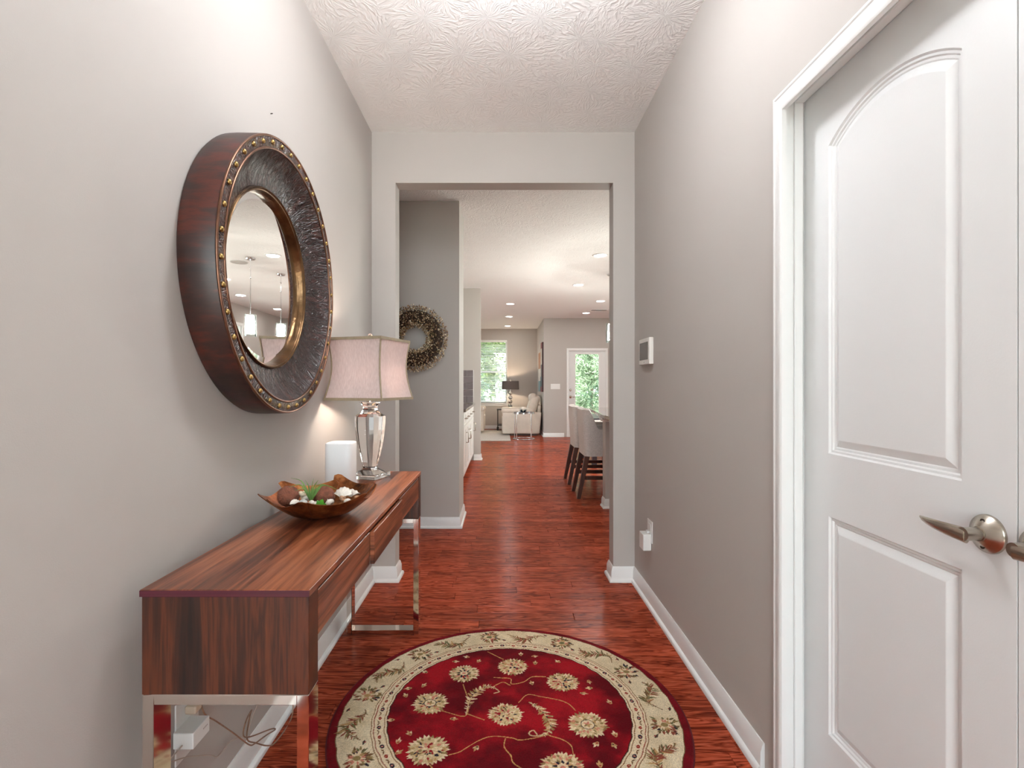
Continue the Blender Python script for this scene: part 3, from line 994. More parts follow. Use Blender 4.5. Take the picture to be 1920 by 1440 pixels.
stack([(tz + 0.0005, 0.066, 0.004), (tz + 0.0022, 0.068, 0.004), (tz + 0.019, 0.068, 0.004), (tz + 0.021, 0.066, 0.004), (tz + 0.0215, 0.058, 0.004), (tz + 0.037, 0.032, 0.006), (tz + 0.047, 0.026, 0.008), (tz + 0.0525, 0.030, 0.010)], 'crystal_base', CRYSTAL)
body = []
for t in np.linspace(0, 1, 12):
    w = 0.029 + (0.062 - 0.029) * (math.sin(t * PI / 2) ** 0.9)
    body.append((0.8290 + (1.056 - 0.8290) * t, w, w * 0.50))
body += [(1.0585, 0.060, 0.030), (1.068, 0.046, 0.022)]
stack(body, 'crystal_urn', CRYSTAL)
stack([(1.0685, 0.044, 0.020), (1.078, 0.036, 0.018), (1.084, 0.031, 0.015), (1.094, 0.029, 0.014), (1.104, 0.030, 0.014), (1.118, 0.040, 0.018), (1.122, 0.040, 0.018)], 'crystal_neck', CRYSTAL)
MB().lathe([(0.001, 1.1225), (0.017, 1.1225), (0.017, 1.128), (0.011, 1.130), (0.011, 1.172), (0.015, 1.174), (0.015, 1.205), (0.001, 1.207)], (LX, LY, 0), 20).build('socket', CHROME, lamp, 40)
MB().ellipsoid((LX, LY, 1.245), (0.024, 0.024, 0.034), 16, 10).build('bulb', emit('bulb_glow', (1.0, 0.86, 0.72), 20), lamp, 80)
hp = [rot(s * 0.045 * math.sin(PI * t), 0) + (1.20 + 0.195 * t,) for s, ts in ((1, np.linspace(0, 1, 10)), (-1, np.linspace(1, 0, 10))) for t in ts]
MB().tube(hp, 0.0018, 6).build('harp', CHROME, lamp, 60)
MB().ellipsoid((LX, LY, 1.424), (0.012, 0.012, 0.012), 14, 8).lathe([(0.006, 1.396), (0.006, 1.414)], (LX, LY, 0), 12).build('finial', CRYSTAL, lamp)


def shade_mat():
    kk = NT('pinkish_silk_shade')
    tc = kk.n('ShaderNodeTexCoord')
    mp = kk.n('ShaderNodeMapping', Vector=tc.outputs['Object'], Scale=(260, 260, 40))
    n1 = kk.n('ShaderNodeTexNoise', Vector=mp.outputs[0], Scale=1.0, Detail=2.0)
    c = kk.ramp(n1.outputs[0], [(0.3, (0.60, 0.50, 0.485)), (0.7, (0.72, 0.62, 0.60))])
    kk.l(c, kk.b.inputs['Base Color'])
    kk.b.inputs['Roughness'].default_value = 0.8
    kk.bump(n1.outputs[0], 0.15, 0.002)
    tr = kk.n('ShaderNodeBsdfTranslucent', Color=c)
    mx = kk.n('ShaderNodeMixShader', Fac=0.30)
    kk.l(kk.b.outputs[0], mx.inputs[1]); kk.l(tr.outputs[0], mx.inputs[2]); kk.l(mx.outputs[0], kk.out.inputs[0])
    return kk.m


SZ0, SZ1 = 1.137, 1.404


def shade_w(t): return 0.1425 * (1 - t) + 0.1325 * t - 0.017 * math.sin(PI * t) ** 1.0


NS = 12
rings, inner = [], []
for i in range(NS + 1):
    t = i / NS
    w = shade_w(t)
    z = SZ0 + (SZ1 - SZ0) * t
    for lst, ww in ((rings, w), (inner, w - 0.002)):
        q = []
        for a, b in (((-1, -1), (1, -1)), ((1, -1), (1, 1)), ((1, 1), (-1, 1)), ((-1, 1), (-1, -1))):
            for u in np.linspace(0, 1, 8)[:-1]:
                x, y = a[0] + (b[0] - a[0]) * u, a[1] + (b[1] - a[1]) * u
                sag = 1 - 0.03 * math.sin(PI * u)       # panels pull slightly inwards between the wires
                if a[0] == b[0]: x *= sag
                else: y *= sag
                q.append(rot(x * ww, y * ww) + (z,))
        lst.append(q)
mb = MB().loops(rings + inner[::-1])
n_ = len(rings[0])
shade = mb.build('lamp_shade', shade_mat(), lamp, 35)
TRIM_F = mat('olive_gold_piping', (152, 136, 112), 0.7, vary=0.1, vscale=60, bump=0.2, bscale=400)
for sx, sy in ((-1, -1), (1, -1), (1, 1), (-1, 1)):
    MB().tube([rot(sx * shade_w(t), sy * shade_w(t)) + (SZ0 + (SZ1 - SZ0) * t,) for t in np.linspace(0, 1, 13)], 0.0038, 8).build('corner_piping', TRIM_F, shade, 60)
for t, nm in ((0, 'bottom_piping'), (1, 'top_piping')):
    q = []
    w = shade_w(t)
    for a, b in (((-1, -1), (1, -1)), ((1, -1), (1, 1)), ((1, 1), (-1, 1)), ((-1, 1), (-1, -1))):
        for u in np.linspace(0, 1, 8)[:-1]:
            x, y = a[0] + (b[0] - a[0]) * u, a[1] + (b[1] - a[1]) * u
            sag = 1 - 0.03 * math.sin(PI * u)
            if a[0] == b[0]: x *= sag
            else: y *= sag
            q.append(rot(x * w, y * w))
    z = SZ0 if t == 0 else SZ1
    k = MB()
    rgs = []
    for dz, dw in ((-0.006, 0.0008), (-0.006, 0.003), (0.006, 0.003), (0.006, 0.0008), (0.006, -0.003), (-0.006, -0.003), (-0.006, 0.0008)):
        rgs.append([(LX + (x - LX) * (1 + dw / w), LY + (y - LY) * (1 + dw / w), z + dz) for x, y in q])
    k.loops(rgs).build(nm, TRIM_F, shade, 40)
pl = bpy.data.lights.new('table_lamp_bulb', 'POINT')
pl.energy = 15.0; pl.color = (1, 0.84, 0.70); pl.shadow_soft_size = 0.03
po = bpy.data.objects.new('lamp_light', pl); COL.objects.link(po); po.parent = lamp; po.location = (0, 0, 1.245 - LZ)
MB().tube(spline([rot(-0.06, 0.03) + (tz + 0.006,), (-0.70, 2.36, tz + 0.004), (-0.755, 2.30, tz + 0.003), (-0.7535, 2.295, 0.70), (-0.7535, 2.28, 0.45)], 6), 0.002, 6).build('lamp_cord', PLASTIC, lamp, 60)

# ------------------------------------------------------------------ white speaker
sp_ = empty('wireless_speaker', (-0.678, 2.182, tz), 'white rounded-square wireless speaker standing behind the copper bowl', 'speaker')


def squircle(cx, cy, hw, z, n=40, e=5.0):
    out = []
    for i in range(n):
        a = 2 * PI * i / n
        c, s = math.cos(a), math.sin(a)
        out.append((cx + hw * math.copysign(abs(c) ** (2 / e), c), cy + hw * math.copysign(abs(s) ** (2 / e), s), z))
    return out


cx, cy, hw = -0.678, 2.182, 0.056
prof = [(0.006, -0.012), (0.0066, 0.0), (0.176, 0.0), (0.1805, -0.0012), (0.1825, -0.004)]
MB().loops([squircle(cx, cy, hw + d, tz + h) for h, d in prof], True, True, True).build('body', mat('white_speaker_mesh', (226, 226, 226), 0.5, vary=0.01, bump=0.15, bscale=1500), sp_, 40)
MB().loops([squircle(cx, cy, hw - 0.016, tz + 0.0005), squircle(cx, cy, hw - 0.014, tz + 0.006)], True, True, True).build('foot', mat('speaker_foot_grey', (150, 150, 150), 0.6), sp_)
MB().loops([squircle(cx, cy, hw - 0.005, tz + 0.1826), squircle(cx, cy, hw - 0.006, tz + 0.1832)], True, True, True).build('touch_top', mat('white_gloss_cap', (240, 240, 240), 0.2), sp_)

# ------------------------------------------------------------------ copper petal bowl and its filling
BX, BY = -0.588, 1.685


def copper_mat():
    kk = NT('mottled_copper_patina')
    tc = kk.n('ShaderNodeTexCoord')
    n1 = kk.n('ShaderNodeTexNoise', Vector=tc.outputs['Object'], Scale=16.0, Detail=6.0, Roughness=0.65)
    n2 = kk.n('ShaderNodeTexNoise', Vector=tc.outputs['Object'], Scale=55.0, Detail=3.0)
    f = kk.math('ADD', kk.math('MULTIPLY', n1.outputs[0], 0.75), kk.math('MULTIPLY', n2.outputs[0], 0.25))
    kk.l(kk.ramp(f, [(0.36, s2l((78, 46, 28))), (0.50, s2l((150, 88, 48))), (0.62, s2l((198, 132, 82))), (0.74, s2l((130, 66, 36)))]), kk.b.inputs['Base Color'])
    kk.b.inputs['Metallic'].default_value = 0.85
    kk.b.inputs['Roughness'].default_value = 0.33
    kk.bump(n2.outputs[0], 0.1, 0.003)
    return kk.m


COPPER = copper_mat()
bowl = empty('copper_bowl', (BX, BY, tz), 'mottled copper bowl of overlapping petals on the console table', 'bowl')


def bowl_r(h):            # radius of the bowl at height h above the table
    return 0.062 + 0.112 * (h / 0.075) ** 0.62


MB().lathe([(0.001, 0.0006), (0.055, 0.0006), (0.066, 0.004), (0.095, 0.013), (0.110, 0.022), (0.106, 0.024), (0.090, 0.017), (0.062, 0.008), (0.001, 0.006)], (BX, BY, tz), 48).build('bowl_base', COPPER, bowl, 60)
NPET = 6
for kpet in range(NPET):
    a0 = math.radians(-118 + kpet * 60)
    nu, nv = 18, 10
    outer, inn = [], []
    for iv in range(nv + 1):
        v = iv / nv
        ro_, ri_ = [], []
        for iu in range(nu + 1):
            u = iu / nu
            a = a0 + math.radians(-34 + 68 * u)
            e_ = abs(2 * u - 1)
            rim = 0.058 + 0.032 * e_ ** 2 * (1.2 if u > 0.5 else 0.7) - 0.11 * max(0.0, e_ - 0.84) ** 1.0 + (0.010 if math.sin(a0) > 0.3 else 0.0) + (0.006 if kpet % 2 else 0.0)
            h = 0.012 + (rim - 0.012) * v
            rr = bowl_r(h) * (0.955 + 0.055 * u * v + 0.012 * v) 
            ro_.append((BX + rr * math.cos(a), BY + rr * math.sin(a), tz + h))
            r2 = rr - 0.0026
            ri_.append((BX + r2 * math.cos(a), BY + r2 * math.sin(a), tz + h + 0.0008))
        outer.append(ro_); inn.append(ri_)
    k = MB()
    n = nu + 1
    m_ = (nv + 1) * n
    vs = [p for r_ in outer for p in r_] + [p for r_ in inn for p in r_]
    fs = []
    for iv in range(nv):
        for iu in range(nu):
            q = (iv * n + iu, iv * n + iu + 1, (iv + 1) * n + iu + 1, (iv + 1) * n + iu)
            fs.append(q); fs.append(tuple(m_ + i for i in q[::-1]))
    for iu in range(nu):
        fs.append((nv * n + iu, nv * n + iu + 1, m_ + nv * n + iu + 1, m_ + nv * n + iu))
        fs.append((iu + 1, iu, m_ + iu, m_ + iu + 1))
    for iv in range(nv):
        fs.append((iv * n, (iv + 1) * n, m_ + (iv + 1) * n, m_ + iv * n))
        fs.append(((iv + 1) * n + nu, iv * n + nu, m_ + iv * n + nu, m_ + (iv + 1) * n + nu))
    k.add(vs, fs)
    k.build('petal', COPPER, bowl, 50)


def bpt(px, py, z):       # a spot inside the bowl, table-plane geometry
    Y = (1.199 - z) * 970 / (py - 722)
    return ((px - 941) / 970 * Y, Y, z)


RUST = mat('rusty_red_fibre', (132, 78, 58), 0.85, vary=0.35, vscale=70, bump=0.7, bscale=240)
SHELL = mat('white_shell', (226, 216, 204), 0.4, vary=0.12, vscale=60, bump=0.2, bscale=160)
SHELLB = mat('brown_banded_shell', (176, 132, 98), 0.4, vary=0.4, vscale=50)
GREYP = mat('pale_grey_stone', (205, 206, 202), 0.5, vary=0.08, vscale=40)
for (px, py), lb in (((541, 941), 'rust-brown fibre ball at the wall side of the copper bowl'), ((607, 938), 'rust-brown fibre ball in the middle behind the green leaf')):
    c = (-0.686, 1.662, 0.842) if px < 560 else (-0.571, 1.662, 0.840)
    o = MB().ellipsoid(c, (0.034, 0.034, 0.033), 24, 16, lambda q: 1 + 0.02 * math.sin(9 * q[0] + 5 * q[2]) + 0.015 * math.sin(13 * q[1])).build('decorative_ball', RUST, None, 60)
    tag(o, lb, 'ball', 'rust balls in the copper bowl')
o = MB().ellipsoid(bpt(568, 946, 0.832), (0.0155, 0.0155, 0.0155), 18, 12).build('round_stone', GREYP, None, 80)
tag(o, 'pale grey round stone between fibre ball and curled shell', 'stone')


def spiral_shell(px, py, z, s, yaw, tilt, label, m=SHELL):
    c = Vector(bpt(px, py, z))
    pts, rr = [], []
    for i in range(40):
        t = i / 39
        a = t * 2.6 * 2 * PI
        rad = s * 0.55 * (1 - t) ** 1.2
        pts.append(Vector((rad * math.cos(a), rad * math.sin(a), s * 1.3 * t ** 1.1)))
        rr.append(s * 0.50 * (1 - t) ** 1.1 + s * 0.03)
    M_ = Matrix.Rotation(yaw, 3, 'Z') @ Matrix.Rotation(tilt, 3, 'Y')
    o = MB().tube([tuple(c + M_ @ p) for p in pts], rr, 10).build('sea_shell', m, None, 60)
    return tag(o, label, 'shell', 'shells in the copper bowl')


def fan_shell(px, py, z, s, yaw, tilt, label, m=SHELL):
    c = Vector(bpt(px, py, z))
    M_ = Matrix.Rotation(yaw, 3, 'Z') @ Matrix.Rotation(tilt, 3, 'Y')
    outer, inn = [], []
    for i in range(7):
        t = i / 6
        a_, b_ = [], []
        for j in range(21):
            a = -1.15 + 2.3 * j / 20
            rad = s * t * (1 + 0.05 * math.cos(a * 16))
            hgt = s * 0.42 * math.sin(PI * min(1, t * 0.5 + 0.12)) * math.cos(a * 0.9) - s * 0.25 * t * t
            p = Vector((rad * math.cos(a), rad * math.sin(a), hgt + 0.02 * s * math.cos(a * 16) * t))
            a_.append(tuple(c + M_ @ p)); b_.append(tuple(c + M_ @ (p - Vector((0, 0, 0.08 * s)))))
        outer.append(a_); inn.append(b_)
    o = MB().loops([r1 + r2[::-1] for r1, r2 in zip(outer, inn)], True, False, True).build('sea_shell', m, None, 50)
    return tag(o, label, 'shell', 'shells in the copper bowl')


spiral_shell(584, 949, 0.829, 0.020, 0.6, 1.2, 'curled white shell with dark opening at the front rim')
spiral_shell(620, 945, 0.831, 0.018, 2.4, 1.0, 'knobbly white shell right of the green leaf')
spiral_shell(641, 937, 0.838, 0.015, -0.4, 0.9, 'small brown banded shell by the pointed white shell', SHELLB)
spiral_shell(652, 942, 0.832, 0.014, 1.5, 1.3, 'ringed white shell lowest at the lamp side rim')
fan_shell(659, 932, 0.838, 0.036, 2.2, -0.5, 'wide flat white clam shell toward the lamp')
fan_shell(640, 934, 0.842, 0.036, 1.3, -0.9, 'upright pointed white shell beside the fibre ball')
fan_shell(664, 934, 0.848, 0.016, 0.5, -0.2, 'tan shell piece on the wide clam shell', SHELLB)
fan_shell(556, 947, 0.832, 0.020, 2.6, -0.8, 'white ribbed shell edge below the wall-side ball')
fan_shell(526, 933, 0.842, 0.018, 1.0, -0.6, 'cream shell fragment at the far wall-side rim')
spiral_shell(565, 929, 0.842, 0.017, 0.2, 0.8, 'cream twisted shell behind the round stone', mat('cream_shell', (222, 205, 176), 0.5, vary=0.2, vscale=60))
spiral_shell(575, 937, 0.840, 0.015, 1.9, 1.1, 'little cream shell under the air plant')

AIRP = mat('air_plant_green', (104, 142, 70), 0.5, vary=0.3, vscale=30)
ap = empty('air_plant', bpt(583, 940, 0.838), 'spiky green air plant rising between the two fibre balls', 'plant')
base_ = Vector(bpt(583, 940, 0.838))
tips = [(545, 896, 0.0), (541, 914, 0.01), (553, 920, -0.02), (572, 900, 0.02), (588, 897, -0.02), (596, 901, 0.0), (597, 900, 0.02), (608, 908, -0.02), (624, 913, 0.0), (631, 917, 0.01), (560, 912, 0.03), (601, 918, -0.03), (566, 925, -0.03), (576, 905, -0.01), (615, 911, 0.02)]
for i, (px, py, dyy) in enumerate(tips):
    Y = base_.y + dyy
    tip = Vector(((px - 941) / 970 * Y, Y, 1.199 - (py - 722) / 970 * Y))
    mid = base_.lerp(tip, 0.5) + Vector((0, 0, 0.012 + 0.25 * abs(tip.x - base_.x)))
    pts = spline([base_, base_.lerp(mid, 0.55) + Vector((0, 0, 0.006)), mid, tip], 5)
    n = len(pts)
    MB().tube(pts, [0.0026 * (1 - (j / (n - 1)) ** 1.4) + 0.0003 for j in range(n)], 6).build('leaf', AIRP, ap, 70)
lf = empty('green_sprig', bpt(603, 948, 0.838), 'bright green lobed leaf sprig at the front of the bowl', 'plant')
LEAFM = mat('bright_leaf_green', (86, 160, 50), 0.45, vary=0.2, vscale=40)
lb_ = Vector(bpt(601, 949, 0.834))
for a, s in ((0.3, 0.022), (1.2, 0.025), (2.0, 0.021), (2.8, 0.018)):
    d = Vector((math.cos(a), -0.3, math.sin(a))).normalized()
    sd_ = d.cross(Vector((0, -1, 0.3))).normalized()
    rings = []
    for t in np.linspace(0, 1, 7):
        wd = s * 0.33 * math.sin(PI * (0.12 + 0.86 * t)) ** 0.8
        c = lb_ + d * s * t
        nn = d.cross(sd_)
        rings.append([tuple(c + sd_ * wd), tuple(c + nn * 0.002), tuple(c - sd_ * wd), tuple(c - nn * 0.0012)])
    MB().loops(rings, True, True, True).build('leaf', LEAFM, lf, 60)

# ------------------------------------------------------------------ round rug
RX, RY, RR, RH = 0.027, 1.893, 0.636, 0.011


def paint_rug():
    N = 1280
    ext = 0.645
    img = np.zeros((N, N, 3), np.float32)
    ax = (np.arange(N) + 0.5) / N * 2 * ext - ext
    XX, YY = np.meshgrid(ax, ax)
    rad = np.sqrt(XX ** 2 + YY ** 2)
    r2 = np.random.default_rng(5)

    def smooth_noise(cells):
        g = r2.random((cells + 3, cells + 3))
        u = np.linspace(0, cells, N, endpoint=False)
        i = u.astype(int); f = u - i; f = f * f * (3 - 2 * f)
        a = g[np.ix_(i, i)] * (1 - f)[None, :] + g[np.ix_(i, i + 1)] * f[None, :]
        b = g[np.ix_(i + 1, i)] * (1 - f)[None, :] + g[np.ix_(i + 1, i + 1)] * f[None, :]
        return a * (1 - f)[:, None] + b * f[:, None]
    mott = 0.55 * smooth_noise(11) + 0.3 * smooth_noise(26) + 0.15 * smooth_noise(70)
    mott = np.clip((mott - 0.30) / 0.4, 0, 1)[..., None]
    red_d, red_l = np.array([94, 6, 18]), np.array([158, 18, 30])
    red = red_d + (red_l - red_d) * mott
    cr_d, cr_l = np.array([204, 182, 146]), np.array([230, 214, 184])
    cream = cr_d + (cr_l - cr_d) * (0.5 * smooth_noise(20) + 0.5 * smooth_noise(50))[..., None]
    img[:] = np.array([116, 12, 24]) * (0.88 + 0.24 * smooth_noise(40)[..., None])
    wob = 0.0015 * np.sin(np.arctan2(YY, XX) * 40) + 0.001 * (smooth_noise(120) - 0.5)
    rw = rad + wob
    m = rw < 0.606; img[m] = cream[m]
    m = (rw < 0.606) & (rw > 0.603); img[m] = (110, 82, 50)
    m = (rw < 0.492); img[m] = (224, 204, 172)
    for a, b, c in ((0.489, 0.492, (132, 92, 56)), (0.480, 0.483, (150, 70, 52)), (0.444, 0.447, (140, 100, 62)), (0.434, 0.438, (60, 34, 26))):
        m = (rw > a) & (rw < b); img[m] = c
    m = rw < 0.434; img[m] = red[m]

    def win(cx, cy, R):
        i0, i1 = [int(max(0, min(N, (c + ext) / (2 * ext) * N))) for c in (cy - R, cy + R + 0.002)]
        j0, j1 = [int(max(0, min(N, (c + ext) / (2 * ext) * N))) for c in (cx - R, cx + R + 0.002)]
        return slice(i0, i1), slice(j0, j1)

    def ell(cx, cy, a, b, th, col):
        s = win(cx, cy, max(a, b) + 0.002)
        dx, dy = XX[s] - cx, YY[s] - cy
        u = dx * math.cos(th) + dy * math.sin(th); v = -dx * math.sin(th) + dy * math.cos(th)
        m = (u / a) ** 2 + (v / b) ** 2 < 1
        img[s][m] = col

    def petal(cx, cy, L, w, th, col):          # pointed petal starting at (cx, cy)
        s = win(cx + L / 2 * math.cos(th), cy + L / 2 * math.sin(th), L * 0.7 + w)
        dx, dy = XX[s] - cx, YY[s] - cy
        u = (dx * math.cos(th) + dy * math.sin(th)) / L; v = (-dx * math.sin(th) + dy * math.cos(th)) / w
        m = (u > 0) & (u < 1) & (np.abs(v) < np.sin(np.clip(u, 0, 1) ** 0.7 * PI) * 0.9)
        img[s][m] = col

    def line(pts, w, col, n=14):
        for p in spline([(x, y, 0) for x, y in pts], n):
            ell(p[0], p[1], w, w, 0, col)
    CRM, CRM2, OLV, OLV2, PNK, RED, NAV, TAN = (226, 204, 168), (206, 180, 138), (146, 122, 78), (104, 86, 56), (204, 128, 108), (150, 28, 34), (38, 30, 44), (186, 146, 98)
    R_ = random.Random(3)

    def rosette(cx, cy, R, style=0):
        for k_ in range(30):
            th = 2 * PI * k_ / 30 + R_.uniform(-0.05, 0.05)
            petal(cx + R * 0.55 * math.cos(th), cy + R * 0.55 * math.sin(th), R * R_.uniform(0.42, 0.58), R * 0.13, th, R_.choice((CRM, CRM2, CRM, OLV)))
        ell(cx, cy, R * 0.82, R * 0.82, 0, CRM2)
        for ring, cnt, ln in ((0.78, 22, 0.26), (0.6, 18, 0.26), (0.42, 13, 0.26), (0.22, 8, 0.24)):
            for k_ in range(cnt):
                th = 2 * PI * k_ / cnt + R_.uniform(-0.15, 0.15)
                pal = (CRM, CRM, OLV, TAN, PNK, CRM2, NAV, RED) if ring < 0.7 else (CRM, OLV, TAN, CRM2, OLV, PNK)
                petal(cx + R * (ring - 0.14) * math.cos(th), cy + R * (ring - 0.14) * math.sin(th), R * ln, R * R_.uniform(0.05, 0.10), th + R_.uniform(-0.5, 0.5), R_.choice(pal))
        if style == 1:
            for k_ in range(9):
                th = 2 * PI * k_ / 9
                petal(cx + R * 0.26 * math.cos(th), cy + R * 0.22 * math.sin(th), R * 0.26, R * 0.07, th + 0.4, NAV)
            ell(cx, cy, R * 0.26, R * 0.22, 0, CRM)
            ell(cx, cy, R * 0.13, R * 0.1, 0, PNK)
        elif style == 2:
            ell(cx, cy, R * 0.36, R * 0.36, 0, NAV); ell(cx, cy, R * 0.32, R * 0.32, 0, CRM)
            for k_ in range(5):
                th = 2 * PI * k_ / 5
                petal(cx, cy, R * 0.26, R * 0.07, th, R_.choice((TAN, OLV, PNK)))
        else:
            for k_ in range(16):
                th, q = R_.uniform(0, 2 * PI), R_.uniform(0.15, 0.7)
                ell(cx + R * q * math.cos(th), cy + R * q * math.sin(th), R * 0.06, R * 0.04, th, R_.choice((NAV, RED, PNK, RED, OLV2)))

    def bud(x, y, th=None, s=0.016):
        th = R_.uniform(0, 6.28) if th is None else th
        for d in (-0.7, 0, 0.7):
            petal(x, y, s * (1.5 if d == 0 else 1.0), s * 0.32, th + d, R_.choice((CRM, CRM2, TAN)))
        ell(x, y, s * 0.5, s * 0.36, th, TAN); ell(x, y, s * 0.2, s * 0.2, 0, R_.choice((NAV, RED)))
    VINE = (206, 160, 98)
    vines = [[(-0.181, 0.159), (-0.155, 0.056), (-0.159, -0.037), (-0.245, -0.009)], [(-0.149, -0.026), (-0.09, -0.059)], [(-0.058, 0.146), (-0.022, 0.173), (0.005, 0.152)],
             [(-0.06, 0.208), (-0.029, 0.205), (0.008, 0.198), (0.012, 0.162), (0.061, 0.176), (0.096, 0.212), (0.151, 0.212)],
             [(0.036, 0.043), (0.073, 0.091), (0.127, 0.075), (0.192, 0.056), (0.223, 0.031), (0.241, -0.005)],
             [(-0.197, -0.234), (-0.156, -0.213), (-0.107, -0.167), (-0.06, -0.145), (0.004, -0.152), (0.033, -0.162), (0.085, -0.152), (0.128, -0.137)],
             [(0.135, -0.142), (0.178, -0.162), (0.201, -0.191), (0.203, -0.229)], [(-0.015, -0.157), (-0.019, -0.196), (0.001, -0.233), (0.01, -0.269), (0.06, -0.31)],
             [(-0.09, 0.41), (-0.05, 0.37), (-0.02, 0.345)], [(-0.26, -0.27), (-0.2, -0.33), (-0.1, -0.36), (0.0, -0.33)]]
    for v in vines: line(v, 0.0017, VINE, 34)
    for pts in ([(-0.156, -0.026), (-0.147, 0.056), (-0.127, 0.106), (-0.082, 0.146), (-0.038, 0.113), (-0.057, 0.1)],
                [(0.075, 0.043), (0.111, 0.007), (0.136, -0.051), (0.142, -0.1), (0.118, -0.137), (0.076, -0.142), (0.066, -0.127), (0.081, -0.114), (0.093, -0.137)]):
        line(pts, 0.0022, CRM2, 24)
        sp2 = spline([(x, y, 0) for x, y in pts], 9)
        lim = int(len(sp2) * (0.72 if len(pts) < 8 else 0.56))
        for i in range(1, lim):
            d = sp2[min(i + 1, len(sp2) - 1)] - sp2[i - 1]
            th = math.atan2(d[1], d[0])
            if i % 3 == 2: continue
            L = 0.024 * math.sin(PI * (i / lim) ** 0.9) * R_.uniform(0.6, 1.2) + 0.006
            for sg in (-1, 1):
                petal(sp2[i][0], sp2[i][1], L, L * 0.17, th + sg * R_.uniform(0.7, 1.3), R_.choice((CRM2, OLV, TAN, CRM)))
            if i % 4 == 0: petal(sp2[i][0], sp2[i][1], L * 0.6, L * 0.1, th, NAV)
    for (x, y), r_, st in (((-0.183, 0.237), 0.062, 1), ((0.018, 0.288), 0.064, 0), ((-0.295, 0.038), 0.064, 2), ((0.217, 0.176), 0.064, 0), ((-0.014, -0.028), 0.062, 0),
                           ((0.273, -0.084), 0.068, 2), ((-0.267, -0.209), 0.070, 0), ((0.163, -0.286), 0.068, 1), ((-0.06, -0.365), 0.06, 2)):
        rosette(x, y, r_, st)
    for x, y in ((-0.387, 0.132), (-0.338, 0.146), (-0.393, 0.081), (-0.415, -0.059), (-0.339, -0.135), (-0.372, -0.174), (-0.365, -0.225), (-0.232, 0.328), (-0.175, 0.364), (-0.129, 0.328),
                 (-0.34, 0.244), (-0.204, -0.054), (-0.108, -0.197), (0.057, 0.383), (0.11, 0.37), (0.115, 0.312), (0.217, 0.324), (0.321, 0.183), (0.321, 0.135), (0.282, 0.101), (0.378, 0.04),
                 (0.358, -0.139), (0.288, -0.179), (0.341, -0.184), (0.093, 0.162), (0.28, -0.28), (-0.18, -0.34)):
        bud(x, y)
    # cream border: flowers, sprays and loose leaves all the way round
    BRN, RBR, GRN = (122, 88, 56), (142, 72, 56), (112, 106, 70)
    for k_ in range(10):
        th0 = math.radians(27 + 36 * k_)
        q = 0.548
        cx, cy = q * math.cos(th0), q * math.sin(th0)
        Rf = 0.058
        for j in range(56):
            th = R_.uniform(0, 2 * PI); d = R_.uniform(0.3, 0.95) * Rf * 0.75
            petal(cx + d * math.cos(th), cy + d * math.sin(th), Rf * R_.uniform(0.25, 0.45), Rf * 0.08, th + R_.uniform(-0.6, 0.6), R_.choice((BRN, OLV2, RBR, OLV, GRN, BRN, NAV)))
        for j in range(16):
            th = 2 * PI * j / 16
            petal(cx + Rf * 0.22 * math.cos(th), cy + Rf * 0.22 * math.sin(th), Rf * 0.32, Rf * 0.07, th, R_.choice((CRM, PNK, TAN, CRM)))
        ell(cx, cy, Rf * 0.22, Rf * 0.2, 0, R_.choice((OLV, TAN, GRN)))
        th1 = th0 + math.radians(18)             # acanthus spray between two flowers
        pts = []
        for j in range(9):
            t = j / 8
            a = th1 + math.radians(-9 + 18 * t)
            qq = 0.548 + 0.028 * math.sin(2 * PI * t + k_)
            pts.append((qq * math.cos(a), qq * math.sin(a)))
        line(pts, 0.0022, BRN, 8)
        sp2 = spline([(x, y, 0) for x, y in pts], 4)
        for i in range(1, len(sp2) - 1):
            d = sp2[i + 1] - sp2[i - 1]
            th = math.atan2(d[1], d[0])
            L = 0.040 * math.sin(PI * i / len(sp2)) * R_.uniform(0.6, 1.2)
            for sg in (-1, 1):
                petal(sp2[i][0], sp2[i][1], L, L * 0.10, th + sg * R_.uniform(0.4, 1.4), R_.choice((BRN, OLV2, GRN, RBR, TAN, OLV, RBR)))
        for sg in (-1, 1):
            a = th0 + sg * math.radians(8.3)
            qq = 0.548 + sg * 0.036
            petal(qq * math.cos(a), qq * math.sin(a), 0.026, 0.005, a + 1.2, (72, 62, 52))
            ell(qq * math.cos(a + 0.02), qq * math.sin(a + 0.02), 0.004, 0.003, a, RED)
    nd = 58
    for k_ in range(nd):
        a = 2 * PI * k_ / nd
        x, y = 0.4635 * math.cos(a), 0.4635 * math.sin(a)
        if k_ % 2:
            ell(x, y, 0.0105, 0.0075, a + 1.57, NAV); ell(x, y, 0.004, 0.003, a, PNK)
        else:
            ell(x, y, 0.0085, 0.006, a + 1.57, RED); ell(x, y, 0.003, 0.002, a, TAN)
        a2 = a + PI / nd
        for sg in (-1, 1):
            petal(0.4635 * math.cos(a2), 0.4635 * math.sin(a2), 0.016, 0.003, a2 + sg * 1.1, BRN)
    return img, ext, N


